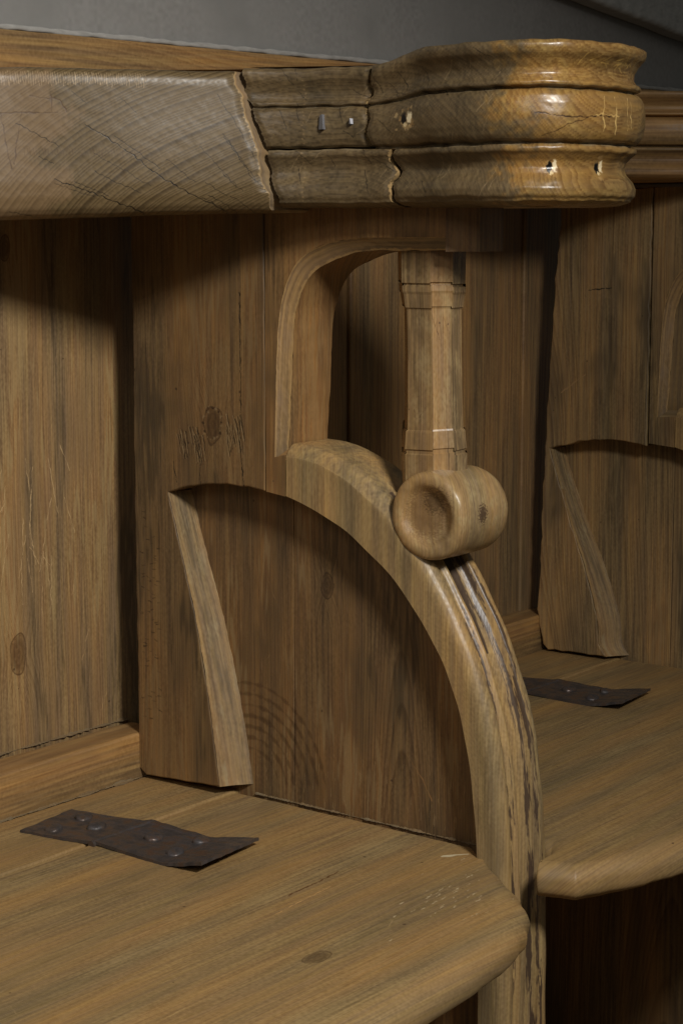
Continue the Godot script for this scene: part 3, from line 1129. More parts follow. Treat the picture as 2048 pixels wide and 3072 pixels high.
func end_grain_edge(u: float, v: float, fib: float, streak: float, st: float, gr: float, o: Array, rlen: float) -> void:
	# the far left is paler, with a ragged border
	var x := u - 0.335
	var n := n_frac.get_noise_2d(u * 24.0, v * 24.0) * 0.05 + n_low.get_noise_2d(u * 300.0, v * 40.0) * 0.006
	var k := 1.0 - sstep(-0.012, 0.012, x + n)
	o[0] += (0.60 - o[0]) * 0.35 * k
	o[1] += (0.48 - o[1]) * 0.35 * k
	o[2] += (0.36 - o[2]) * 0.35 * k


func rail_cracks(m: Wood, rlen: float) -> void:
	# radial checks: they all point at the pith, below and beyond the right end
	var rg := RandomNumberGenerator.new()
	rg.seed = 3
	var cx := rail_u(0.285, true) - 0.0
	var c := Vector2(cx, 0.432)
	for k in 46:
		var an := deg_to_rad(rg.randf_range(118.0, 196.0))
		var r0 := rg.randf_range(0.05, 0.24)
		var r1 := r0 + rg.randf_range(0.012, 0.06)
		var d := Vector2(cos(an), sin(an))
		var a := c + d * r0
		var b := c + d * r1
		mark(m, [[a.x, a.y], [lerpf(a.x, b.x, 0.5) + 0.0006, lerpf(a.y, b.y, 0.5)], [b.x, b.y]], rg.randf_range(0.0003, 0.0006), CRACK, rg.randf_range(0.3, 0.6), 0.2, k * 1.0, 0.0008)
	for an in [158.0, 171.0, 146.0]:
		var d := Vector2(cos(deg_to_rad(an)), sin(deg_to_rad(an)))
		var p := []
		for k in 5:
			var q: Vector2 = c + d * (0.10 + 0.032 * k) + Vector2(0, 0.0012 * sin(k * 2.1 + an))
			p.append([q.x, q.y])
		mark(m, p, 0.0007, CRACK, 0.8, 0.4, an, 0.001)
	# scribed marks and pale tool chatter at the bright end
	var u0 := rail_u(0.1105, false)
	for s in [[[0.0, 0.566], [0.045, 0.566]], [[0.003, 0.566], [0.010, 0.525]], [[0.018, 0.566], [0.012, 0.528]], [[0.025, 0.578], [0.046, 0.576]], [[0.040, 0.580], [0.041, 0.566]], [[0.046, 0.576], [0.052, 0.567]]]:
		mark(m, [[u0 + s[0][0], s[0][1]], [u0 + s[1][0], s[1][1]]], 0.0012, Color(0.36, 0.28, 0.2), 0.45, 0.2, 2.0)
	for k in 60:
		var x := u0 + 0.004 + k * 0.0018
		mark(m, [[x, 0.596], [x + 0.0006, 0.589 - rg.randf() * 0.004]], 0.0006, Color(0.80, 0.70, 0.56), 0.4, -0.1, k * 1.0)
	for k in 40:
		var x := u0 + 0.02 + k * 0.0022
		mark(m, [[x, 0.540], [x + 0.0003, 0.535]], 0.0006, Color(0.34, 0.26, 0.19), 0.35, 0.1, k * 1.0)
	# torn pale edge along the break
	for k in 90:
		var v := lerpf(0.490, 0.598, k / 89.0)
		var u := rail_u(break_z(v), false)
		dab(m, Vector2(u - 0.0012, v), 0.0024 + 0.0014 * n_low.get_noise_1d(k * 0.35), Color(0.70, 0.59, 0.42), 0.75, -0.25, 0.9)


func nose_finish(u: float, v: float, fib: float, streak: float, st: float, gr: float, o: Array, rlen: float, vlen: float) -> void:
	# end-grain flank: dark, unpolished; the front keeps its honey varnish, with a ragged border between
	var p: Vector2 = rail_on(rail_path, u / rlen * (RAIL_N - 1))[0]
	var q := rail_prof[clampi(int((1.0 - v / vlen) * (RAIL_M - 1) + 0.5), 0, RAIL_M - 1)]
	var n := n_frac.get_noise_2d(u * 26.0, v * 26.0) * 0.035 + n_low.get_noise_2d(u * 120.0, v * 130.0) * 0.012 + fib * 0.008
	var k := 1.0 - sstep(0.43, 0.462, (p.y if p.x < 0.03 else 1.0) + n)
	var grey := 0.8 * k
	var lum: float = o[0] * 0.4 + o[1] * 0.6
	o[0] += (lum * 0.74 - o[0]) * grey
	o[1] += (lum * 0.635 - o[1]) * grey
	o[2] += (lum * 0.47 - o[2]) * grey
	o[4] += 0.10 * k
	# pale dust lodged in the two quirks of the moulding
	var e := minf(absf(q.y - 0.5793), absf(q.y - 0.5414))
	if e < 0.0026:
		var du := sstep(0.0026, 0.0006, e) * clampf(0.45 + 1.1 * n_low.get_noise_2d(u * 60.0, v * 30.0) + 0.5 * gr, 0.0, 0.8)
		o[0] += (0.56 - o[0]) * du
		o[1] += (0.50 - o[1]) * du
		o[2] += (0.39 - o[2]) * du
		o[4] += 0.3 * du
	# honey varnish rubbed through in flecks on the upper hollow
	if q.y > 0.583 and k < 0.5:
		var f := sstep(0.1, 0.4, n_low.get_noise_2d(u * 130.0, v * 520.0) + 0.4 * gr + 0.3 * fib)
		o[0] += (0.40 - o[0]) * f * 0.35
		o[1] += (0.28 - o[1]) * f * 0.35
		o[2] += (0.13 - o[2]) * f * 0.35


func prof_v(y: float) -> float:      # height on the rail -> length along its moulding, measured upwards
	var best := 0
	for i in RAIL_M:
		if rail_prof[i].y <= y:
			best = i
			break
	return (1.0 - float(best) / (RAIL_M - 1)) * path_length(rail_prof)


func rail_k(z: float, nose_side := true) -> float:   # index on the path, left flank, where it has come forward to z
	for i in range(150, RAIL_N):
		if rail_path[i].x > -0.2975 and rail_path[i].y >= z:
			return i - (rail_path[i].y - z) / maxf(rail_path[i].y - rail_path[i - 1].y, 1e-6)
	return RAIL_N - 1


func rail_u(z: float, _x := false) -> float:
	return rail_k(z) / (RAIL_N - 1) * path_length(rail_path)


func break_z(y: float) -> float:     # the open break in the rail leans forward as it goes down
	var t := clampf((0.601 - y) / 0.104, 0.0, 1.0)
	return 0.2215 + 0.0215 * t + 0.0018 * n_low.get_noise_1d(y * 60.0) + 0.0006 * n_low.get_noise_1d(y * 300.0)


func crack_z(y: float) -> float:     # the hairline between the middle block and the nose; the lower splice reaches further
	if y < 0.5405:
		return 0.3335 + 0.003 * n_low.get_noise_1d(y * 70.0 + 7.0) + 0.0005 * n_low.get_noise_1d(y * 400.0)
	return 0.3135 + 0.003 * n_low.get_noise_1d(y * 50.0 + 2.0) + 0.0006 * n_low.get_noise_1d(y * 400.0)


func nose_chips(m: Wood, rlen: float, vlen: float) -> void:
	var rg := RandomNumberGenerator.new()
	rg.seed = 12
	# pale chips round old nail holes
	for c in [[0.352, 0.562, 0.010, 0.0], [0.475, 0.5255, 0.006, 1.0], [0.4905, 0.525, 0.0075, 2.0]]:
		var u := rail_u(c[0])
		if c[3] == 2.0:
			u = rail_u(0.4885) + 0.024
		var v := prof_v(c[1])
		for k in 16:
			dab(m, Vector2(u + rg.randfn(0.0, c[2] * 0.4), v + rg.randfn(0.0, c[2] * 0.5)), rg.randf_range(0.001, 0.0026), PALE.lerp(Color(0.6, 0.46, 0.27), rg.randf()), 0.6, 0.05, 1.0)
		dab(m, Vector2(u - 0.002, v), 0.0028, Color(0.04, 0.03, 0.025), 1.0, 0.5, 0.4, 1.5)
		dab(m, Vector2(u + 0.0036, v + 0.001), 0.0026, Color(0.9, 0.83, 0.68), 1.0, -0.1, 0.5, 1.8)
		dab(m, Vector2(u - 0.0005, v - 0.004), 0.0022, Color(0.88, 0.79, 0.60), 0.9, -0.1, 0.8, 0.7)
	# worn pale scores across the great roll and the lip
	var uf := rail_u(0.4885)
	for s in [[0.012, 0.574, 0.549], [0.026, 0.574, 0.547], [0.042, 0.573, 0.551], [0.047, 0.572, 0.553]]:
		mark(m, [[uf + s[0], prof_v(s[1])], [uf + s[0] - 0.002, prof_v((s[1] + s[2]) / 2.0)], [uf + s[0] + 0.001, prof_v(s[2])]], 0.0014, Color(0.80, 0.67, 0.42), 0.6, 0.1, s[0] * 900.0, 0.0012)
	mark(m, [[uf - 0.045, prof_v(0.562)], [uf - 0.02, prof_v(0.560)], [uf + 0.02, prof_v(0.561)]], 0.0009, Color(0.2, 0.13, 0.07), 0.7, 0.25, 4.0, 0.0007)
	mark(m, [[uf - 0.04, prof_v(0.546)], [uf - 0.02, prof_v(0.554)], [uf - 0.004, prof_v(0.559)]], 0.0007, Color(0.2, 0.13, 0.07), 0.6, 0.2, 6.0, 0.0007)
	mark(m, [[uf + 0.0, prof_v(0.5605)], [uf + 0.03, prof_v(0.562)]], 0.0011, Color(0.80, 0.66, 0.40), 0.5, 0.0, 8.0, 0.0012)
	for k in 18:
		var u := uf + rg.randf_range(-0.02, 0.06)
		mark(m, [[u, prof_v(0.5975) + rg.randf_range(-0.006, 0.008)], [u + rg.randf_range(0.003, 0.010), prof_v(0.5975) + rg.randf_range(-0.006, 0.008)]], 0.0012, Color(0.76, 0.62, 0.34), 0.3, 0.05, k * 1.0, 0.0006)
	# scratches and checks on the dark flank
	for k in 60:
		var u := rail_u(0.25) + rg.randf() * 0.19
		var v := prof_v(rg.randf_range(0.502, 0.605))
		var an := deg_to_rad(rg.randf_range(40.0, 75.0) if k % 2 else rg.randf_range(100.0, 150.0))
		var l := rg.randf_range(0.006, 0.022)
		mark(m, [[u, v], [u + cos(an) * l, v + sin(an) * l]], 0.0006, Color(0.62, 0.53, 0.39) if k % 2 else CRACK, 0.45, 0.1, k * 1.0)
	# torn pale edges of the two breaks
	for k in 120:
		var y := lerpf(0.499, 0.606, k / 119.0)
		var v := prof_v(y)
		dab(m, Vector2(rail_u(crack_z(y)) - 0.0004, v), 0.0013 + 0.0008 * n_low.get_noise_1d(k * 0.4), Color(0.68, 0.56, 0.38), 0.8, -0.15, 0.8)
		if k % 4 == 0:
			dab(m, Vector2(rail_u(0.262) + 0.001 * n_low.get_noise_1d(k * 0.2), v), 0.0008, Color(0.6, 0.5, 0.35), 0.5, 0.1, 0.8)


# =====================================================================================
#  room
# =====================================================================================
func make_room() -> void:
	var fl := MB.new()
	box(fl, Vector3(-2.5, -0.62, -0.6), Vector3(2.8, -0.5, 2.6), 0.002, 1, Rect2(0, 0, 0.62, 0.54))
	var f := commit(fl, "floor", mats.dark_wood, self)
	tag(f, "dark wooden floor under the choir stalls", "", "", "structure")

	# the wall stands a little askew behind the stalls
	var dir := Vector3(1.067, 0.0, 0.0969).normalized()
	var back := Vector3(dir.z, 0.0, -dir.x)
	var O := Vector3(-0.017, 0.0, -0.1015)
	var wl := MB.new()
	slab(wl, outline([[-1.6, -0.5], [3.2, -0.5], [3.2, 2.2], [-1.6, 2.2]], 0.002, 0.2), O, dir, Vector3.UP, back, 0.15, 0.002, Rect2(0, 0, 1.6, 0.8))
	var w := commit(wl, "wall", mats.plaster, self)
	tag(w, "dull grey plaster wall behind the choir stalls", "wall", "", "structure")

	# paler slab with a slanting lower edge, before the wall at top right
	var b := MB.new()
	slab(b, outline([[0.45, 0.798], [0.83, 0.747], [1.018, 0.722], [1.6, 0.645], [1.6, 1.6], [0.45, 1.6]], 0.004, 0.05, 0.002), O + back * -0.03, dir, Vector3.UP, back, 0.028, 0.006, Rect2(0, 0, 1.6, 0.1))
	var bb := commit(b, "pale_wall_slab", mats.lime, self)
	tag(bb, "paler slab with a slanting lower edge on the grey wall, top right corner", "wall projection")

	var st := MB.new()
	slab(st, outline([[-1.5, 0.6535], [3.0, 0.6535], [3.0, 0.6585], [-1.5, 0.6585]], 0.002, 0.012, 0.0009), O + back * -0.010, dir, Vector3.UP, back, 0.0085, 0.0022, Rect2(0, 0.6, 1.6, 0.1))
	var s := commit(st, "pale_wall_strip", mats.lime, self)
	tag(s, "thin whitish ragged line along the foot of the grey wall", "plaster seam")

	var lb := MB.new()
	slab(lb, outline([[-1.5, 0.50], [3.0, 0.50], [3.0, 0.653], [-1.5, 0.653]], 0.003, 0.03, 0.0006), O + back * -0.016, dir, Vector3.UP, back, 0.0145, 0.003, Rect2(-0.12, 0.58, 0.8, 0.12))
	var l := commit(lb, "ledge_board", mats.strip_wood, self)
	tag(l, "long smooth brown board behind the rail, under the whitish line", "board")


func make_backs() -> void:
	# first stall
	var t := thing("stall_panelling", Vector3(0, 0, 0), "light brown back boards of the near stall, knot low down, rail across their top", "stall back", "stall backs")
	for b in [[-0.645, -0.3025, -0.34], [-0.3015, 0.0625, 0.0]]:
		var mb := MB.new()
		var reg: Rect2 = tex.back_wood
		reg.position.x += b[2]
		box(mb, Vector3(b[0], -0.03, -0.04), Vector3(b[1], 0.535, -0.008), 0.0025, 2, reg)
		commit(mb, "board", mats.back_wood, t)
	var low := MB.new()
	box(low, Vector3(-0.645, -0.5, -0.06), Vector3(0.0625, -0.032, -0.03), 0.002, 2, tex.dark_wood)
	commit(low, "lower_board", mats.dark_wood, t)
	# second stall
	t = thing("stall_panelling", Vector3(0, 0, 0), "dark back boards of the far stall, seen through the open divider behind the column", "stall back", "stall backs")
	for b in [[0.0635, 0.3485, 0.0], [0.3495, 0.6675, 0.003], [0.6685, 1.0, 0.006]]:
		var mb := MB.new()
		box(mb, Vector3(b[0], -0.03, -0.03), Vector3(b[1], 0.56, b[2]), 0.0025, 2, tex.dark_wood)
		commit(mb, "board", mats.dark_wood, t)
	low = MB.new()
	box(low, Vector3(0.0635, -0.5, -0.06), Vector3(1.0, -0.032, -0.03), 0.002, 2, tex.dark_wood)
	commit(low, "lower_board", mats.dark_wood, t)

	for k in 2:
		var mb := MB.new()
		box(mb, Vector3(-0.64, -0.028, 0.001), Vector3(0.03, 0.0405, 0.037), 0.003, 2, Rect2(-0.65, -0.04, 0.8, 0.12), 0.0008, k * 3.0)
		var o := commit(mb, "skirting_board", mats.strip_wood, self)
		o.position.x = k * SPACING + k * 0.02
		tag(o, ["low skirting strip between the near seat and its light back board", "low shadowed skirting strip glimpsed behind the curved arm, far stall"][k], "skirting", "skirting strips behind the seats")


# grey fluff that has settled in the corner between two boards: a low ragged wedge
func dust_line(a: Vector3, b: Vector3, up: Vector3, out: Vector3, wide: float, label: String, sd: float) -> void:
	var rows := []
	var uvs := []
	var n := 420
	for i in n:
		var f := i / (n - 1.0)
		var p := a.lerp(b, f)
		var w := wide * clampf(0.6 + 0.55 * n_low.get_noise_2d(f * 14.0, sd) + 0.35 * n_low.get_noise_2d(f * 60.0, sd + 4.0) + 0.2 * n_low.get_noise_2d(f * 240.0, sd), 0.05, 1.4)
		var r := PackedVector3Array()
		var u := PackedVector2Array()
		for k in 5:
			var s := k / 4.0
			var q := p + up * (w * 0.7 * (1.0 - s)) * (1.0 - 0.5 * s) + out * (w * s) * (1.0 - 0.5 * (1.0 - s))
			q += up * 0.0004 * n_low.get_noise_2d(f * 300.0 + s * 3.0, sd)
			r.append(q)
			u.append(Vector2(s * 0.3, f * 2.0))
		rows.append(r)
		uvs.append(u)
	var mb := MB.new()
	mb.grid(rows, uvs, up + out)
	var o := commit(mb, "dust", mats.dust, self)
	tag(o, label, "dust", "", "stuff")


# =====================================================================================
#  seats
# =====================================================================================
func make_seats() -> void:
	var first: Node3D
	for k in 2:
		var t: Node3D
		if k == 0:
			t = thing("hinged_seat", Vector3.ZERO, "worn light brown hinged seat in the foreground, iron hinge with curled-up tip", "seat", "hinged stall seats")
			first = t
			seat_parts(t)
		else:
			t = first.duplicate()
			t.name = numbered("hinged_seat")
			t.position.x = SPACING
			t.get_child(2).position.x = -0.03
			add_child(t)
			tag(t, "dark hinged seat of the far stall, its squared front corner past the arm post", "seat", "hinged stall seats")


func seat_parts(t: Node3D) -> void:
	var reg: Rect2 = tex.seat_wood
	# v of the picture runs along +z here; the face looks up
	var mb := MB.new()
	slab(mb, outline([[-0.592, 0.0375], [0.0, 0.0375], [0.062, 0.0375], [0.062, 0.130], [0.0, 0.1305], [-0.1, 0.132], [-0.3, 0.135], [-0.592, 0.135]], 0.006, 0.03, 0.0006), Vector3.ZERO, Vector3.RIGHT, Vector3.BACK, Vector3.DOWN, 0.03, 0.0026, reg)
	commit(mb, "fixed_board", mats.seat_wood, t)
	mb = MB.new()
	var p := outline([[-0.590, 0.1385], [-0.3, 0.138], [-0.1, 0.135], [0.019, 0.1335], [0.0195, 0.25], [0.0195, 0.378], [0.009, 0.393], [-0.004, 0.411], [-0.0145, 0.430], [-0.030, 0.453], [-0.0525, 0.4765], [-0.085, 0.4965], [-0.13, 0.508], [-0.19, 0.5145], [-0.27, 0.518], [-0.36, 0.5185], [-0.45, 0.516], [-0.52, 0.509], [-0.57, 0.494], [-0.628, 0.465], [-0.638, 0.436], [-0.598, 0.430], [-0.590, 0.42]], 0.002, 0.012, 0.0008, 3.0)
	seat_flap(mb, p, reg)
	commit(mb, "flap", mats.seat_wood, t)
	hinge(t, 0.0)
	hinge(t, -0.33)


func seat_flap(mb: MB, p: PackedVector2Array, reg: Rect2) -> void:
	# front edges are worn to a broad round-over, those at the hinge and along the divider stay crisp
	var nr := normals2(p)
	var n := p.size()
	var prof := [[0.024, 0.0, 6.0], [0.017, 0.0006, 14.0], [0.011, 0.0024, 30.0], [0.0062, 0.0052, 42.0], [0.0028, 0.0086, 58.0], [0.0007, 0.0125, 76.0], [0.0, 0.0155, 90.0], [0.0004, 0.020, 96.0], [0.0018, 0.0240, 115.0], [0.0045, 0.0268, 145.0], [0.008, 0.028, 180.0]]
	var first := mb.v.size()
	var caps := [PackedVector2Array(), PackedVector2Array()]
	for g in prof.size():
		for i in n + 1:
			var q := p[i % n]
			var k := sstep(0.40, 0.45, q.y) * (0.12 + 0.88 * sstep(-0.615, -0.54, q.x))
			var ins: float = lerpf(prof[g][0] * 0.08, prof[g][0], k)
			var w := (0.0009 * n_low.get_noise_2d(q.x * 30.0, q.y * 30.0) + 0.0007 * n_frac.get_noise_2d(q.x * 90.0, q.y * 90.0 + g * 0.3)) * (1.0 if g > 1 else 0.4)
			var e := q - nr[i % n] * (ins + w)
			var an := deg_to_rad(prof[g][2])
			mb.vert(Vector3(e.x, -prof[g][1], e.y), (Vector3(nr[i % n].x, 0, nr[i % n].y) * sin(an) + Vector3.UP * cos(an)).normalized(), uvof(Vector2(e.x, e.y + prof[g][1]), reg))
			if i < n and (g == 0 or g == prof.size() - 1):
				caps[0 if g == 0 else 1].append(e)
	for g in prof.size() - 1:
		for i in n:
			var a := first + g * (n + 1) + i
			mb.quad(a, a + 1, a + n + 2, a + n + 1)
	for b in 2:
		var f := mb.v.size()
		var flat := pieces(caps[b], 0.0)
		for q in flat:
			mb.vert(Vector3(q.x, -0.028 if b else 0.0, q.y), Vector3.DOWN if b else Vector3.UP, uvof(q, reg))
		for i in range(0, flat.size(), 3):
			mb.tri(f + i, f + i + 1, f + i + 2)


func hinge(t: Node3D, dx: float) -> void:
	var h := MB.new()
	# a strap hammered over the joint: (x, z) edges, then height above the wood
	var left := [[-0.173, 0.0705, 0.0008], [-0.168, 0.105, 0.0012], [-0.1615, 0.138, 0.0022], [-0.1605, 0.144, 0.0024], [-0.1615, 0.182, 0.0016], [-0.1625, 0.216, 0.0010], [-0.1615, 0.230, 0.0034], [-0.1620, 0.2565, 0.0098]]
	var right := [[-0.1075, 0.0615, 0.0008], [-0.102, 0.1, 0.0010], [-0.0965, 0.133, 0.0022], [-0.0905, 0.137, 0.0024], [-0.0915, 0.17, 0.0016], [-0.0925, 0.204, 0.0012], [-0.0915, 0.212, 0.0022], [-0.0815, 0.2445, 0.0062]]
	var rows := []
	var uvs := []
	var low := []
	for k in 57:
		var f := k / 56.0 * 7.0
		var i := mini(int(f), 6)
		var r := PackedVector3Array()
		var rl := PackedVector3Array()
		var u := PackedVector2Array()
		for c in 13:
			var s := c / 12.0
			var a: Array = left[i]
			var b: Array = left[i + 1]
			var q := Vector3(a[0], a[2], a[1]).lerp(Vector3(b[0], b[2], b[1]), f - i)
			a = right[i]
			b = right[i + 1]
			q = q.lerp(Vector3(a[0], a[2], a[1]).lerp(Vector3(b[0], b[2], b[1]), f - i), s)
			q.y += 0.0012 + 0.0004 * n_low.get_noise_2d(q.x * 70.0, q.z * 70.0)
			q.x += dx + 0.0006 * n_low.get_noise_2d(q.z * 120.0, s * 3.0)
			r.append(q)
			rl.append(q - Vector3(0, 0.0026, 0))
			u.append(uvof(Vector2(q.x, q.z), tex.iron))
		rows.append(r)
		low.append(rl)
		uvs.append(u)
	h.grid(rows, uvs, Vector3.UP)
	h.grid(low, uvs, Vector3.DOWN)
	for e in [0, 12]:
		var er := []
		var eu := []
		for k in 57:
			er.append(PackedVector3Array([rows[k][e], low[k][e]]))
			eu.append(PackedVector2Array([uvs[k][e], uvs[k][e]]))
		h.grid(er, eu, Vector3.LEFT if e == 0 else Vector3.RIGHT)
	for e in [0, 56]:
		h.grid([rows[e], low[e]], [uvs[e], uvs[e]], Vector3.FORWARD if e == 0 else Vector3.BACK)
	var o := commit(h, "hinge", mats.iron, t)
	# knuckle under the fold
	var kn := MB.new()
	lathe_x(kn, Vector3(dx - 0.163, 0.0012, 0.1405), 0.07, 0.0032, tex.iron)
	commit(kn, "knuckle", mats.iron, o)
	for q in [[-0.155, 0.090, 0.0006], [-0.119, 0.088, 0.0006], [-0.132, 0.1155, 0.0018], [-0.124, 0.172, 0.0018], [-0.105, 0.2055, 0.0008], [-0.139, 0.2085, 0.0008]]:
		var nb := MB.new()
		nail_head(nb, Vector3(q[0] + dx, q[2] + 0.0013, q[1]), 0.0084)
		commit(nb, "nail", mats.iron, o)


func lathe_x(mb: MB, at: Vector3, length: float, r: float, reg: Rect2) -> void:
	var rows := []
	var uvs := []
	for k in 2:
		var row := PackedVector3Array()
		var u := PackedVector2Array()
		for i in 17:
			var an := i / 16.0 * TAU
			row.append(at + Vector3(k * length, cos(an) * r, sin(an) * r))
			u.append(uvof(Vector2(at.x + k * length, at.z + an * r), reg))
		rows.append(row)
		uvs.append(u)
	mb.grid(rows, uvs, Vector3.DOWN)
	for k in 2:
		var c := mb.vert(at + Vector3(k * length, 0, 0), Vector3.RIGHT if k else Vector3.LEFT, Vector2.ZERO)
		for i in 16:
			var a := mb.vert(rows[k][i], Vector3.RIGHT if k else Vector3.LEFT, Vector2.ZERO)
			var b := mb.vert(rows[k][i + 1], Vector3.RIGHT if k else Vector3.LEFT, Vector2.ZERO)
			mb.tri(c, a, b)


func nail_head(mb: MB, at: Vector3, r: float) -> void:
	var rows := []
	var uvs := []
	var prof := [[0.02, 0.0030], [0.5, 0.0032], [0.82, 0.0026], [0.97, 0.0014], [1.0, -0.001]]
	for g in prof:
		var row := PackedVector3Array()
		var u := PackedVector2Array()
		for i in 19:
			var an := i / 18.0 * TAU
			var rr: float = r * g[0] * (1.0 + 0.16 * n_low.get_noise_2d(cos(an) * 1.5 + at.x * 300.0, sin(an) * 1.5))
			row.append(at + Vector3(cos(an) * rr, g[1] + 0.0012 * cos(an + at.x * 40.0) * g[0], sin(an) * rr * 0.8))
			u.append(uvof(Vector2(row[i].x * 1.7, row[i].z * 1.7), tex.iron))
		rows.append(row)
		uvs.append(u)
	mb.grid(rows, uvs, Vector3.UP)


# =====================================================================================
#  dividers
# =====================================================================================
func make_dividers() -> void:
	var near := {
		"wood": "divider_wood", "panel": "panel_wood",
		"rear": [[0.044, 0.0035], [0.036, 0.010], [0.0365, 0.12], [0.0355, 0.25], [0.0365, 0.38], [0.036, 0.499], [0.184, 0.499], [0.1845, 0.38], [0.184, 0.2685]],
		"arc": [[0.165, 0.2705], [0.142, 0.2705], [0.12, 0.2695], [0.10, 0.266], [0.075, 0.259]],
		"slant": [[0.0905, 0.205], [0.106, 0.15], [0.119, 0.085], [0.127, 0.035], [0.131, 0.0085]],
		"dz": 0.0, "dy": 0.0, "rough": 0.0006, "sd": 1.0, "top": 0.499,
	}
	var far := {
		"wood": "far_divider_wood", "panel": "far_divider_wood",
		"rear": [[0.050, 0.0035], [0.043, 0.008], [0.0345, 0.048], [0.038, 0.10], [0.0385, 0.15], [0.041, 0.22], [0.045, 0.30], [0.0475, 0.349], [0.052, 0.427], [0.057, 0.49], [0.0575, 0.525], [0.172, 0.526], [0.1715, 0.38], [0.1715, 0.2465]],
		"arc": [[0.153, 0.249], [0.126, 0.251], [0.105, 0.2495], [0.087, 0.247], [0.048, 0.236]],
		"slant": [[0.058, 0.205], [0.078, 0.15], [0.096, 0.105], [0.113, 0.05], [0.117, 0.018], [0.1255, 0.0045]],
		"dz": -0.011, "dy": -0.0185, "rough": 0.0012, "sd": 7.0, "top": 0.526,
	}
	divider(near, Vector3.ZERO, "near carved stall divider with curved arm rest, octagonal column and round knob")
	divider(far, Vector3(SPACING, 0, 0), "shadowed far stall divider at the right edge, only its rear half in view")


func divider(d: Dictionary, at: Vector3, label: String) -> void:
	var t := thing("stall_divider", at, label, "stall divider", "carved stall dividers")
	var wood: Material = mats[d.wood]
	var reg: Rect2 = tex[d.wood]
	var dz: float = d.dz
	var dy: float = d.dy
	# rear upright board
	var src: Array = d.rear + d.arc + d.slant
	var p := outline(src, 0.0012, 0.010, d.rough, d.sd)
	var slant: Array = [d.arc[d.arc.size() - 1]] + d.slant
	var mb := MB.new()
	slab(mb, p, Vector3.ZERO, Vector3.BACK, Vector3.UP, Vector3.RIGHT, T, 0.0016, reg)
	commit(mb, "rear_board", wood, t)
	# dusty bevel that frames the sunk panel at the rear
	var rows := []
	var uvs := []
	var sp := smooth_path(slant, 60)
	for i in 60:
		var q := sp[i]
		var r := PackedVector3Array()
		var u := PackedVector2Array()
		var wide := lerpf(0.004, 0.016, sstep(0.0, 59.0, i))
		for k in 7:
			var s := k / 6.0
			r.append(Vector3(0.0004 + s * (SUNK + 0.0005), q.y - 0.0005 * s, q.x + 0.0004 + wide * pow(s, 1.3) + 0.0006 * n_low.get_noise_2d(q.y * 90.0, s * 3.0)))
			u.append(uvof(Vector2(s * 0.03 + 0.01, q.y), tex.bevel_wood))
		rows.append(r)
		uvs.append(u)
	mb = MB.new()
	mb.grid(rows, uvs, Vector3(-0.5, 0, 1))
	# its foot
	var foot := PackedVector3Array(rows[59])
	var foot2 := PackedVector3Array()
	for q in foot:
		foot2.append(Vector3(q.x, q.y, sp[59].x - 0.004))
	mb.grid([foot, foot2], [uvs[59], uvs[58]], Vector3.DOWN)
	commit(mb, "bevel", mats.bevel_wood, t)

	front_board(t, d, wood, reg)
	# sunk panel of two boards
	var pwood: String = d.panel
	var preg: Rect2 = tex[pwood]
	var hid := []
	for i in range(0, ARM_N, 6):
		var q: Vector2 = arm_path[i] - arm_at(i)[1] * 0.017
		if q.y > -0.03:
			hid.append([q.x, q.y + dy * sstep(-0.02, 0.1, q.y)])
	hid.append([0.406, -0.04])
	for b in 2:
		var src2 := []
		if b == 0:
			src2 = [[0.050 + dz, -0.04], [0.050 + dz, 0.262 + dy], [0.1, 0.288 + dy], [0.1925, 0.290 + dy], [0.1925, -0.04]]
		else:
			src2 = [[0.1932, -0.04], [0.1932, 0.290 + dy]] + hid
		mb = MB.new()
		slab(mb, outline(src2, 0.001, 0.03), Vector3(SUNK, 0, 0), Vector3.BACK, Vector3.UP, Vector3.RIGHT, T - 2.0 * SUNK, 0.0006, preg)
		commit(mb, "panel_board", mats[pwood], t)
	mb = MB.new()
	box(mb, Vector3(SUNK, -0.49, 0.0), Vector3(T - SUNK, -0.042, 0.405), 0.001, 0, tex.dark_wood)
	commit(mb, "lower_board", mats.dark_wood, t)
	arm_rest(t, dz, dy)
	column(t, dz, dy)


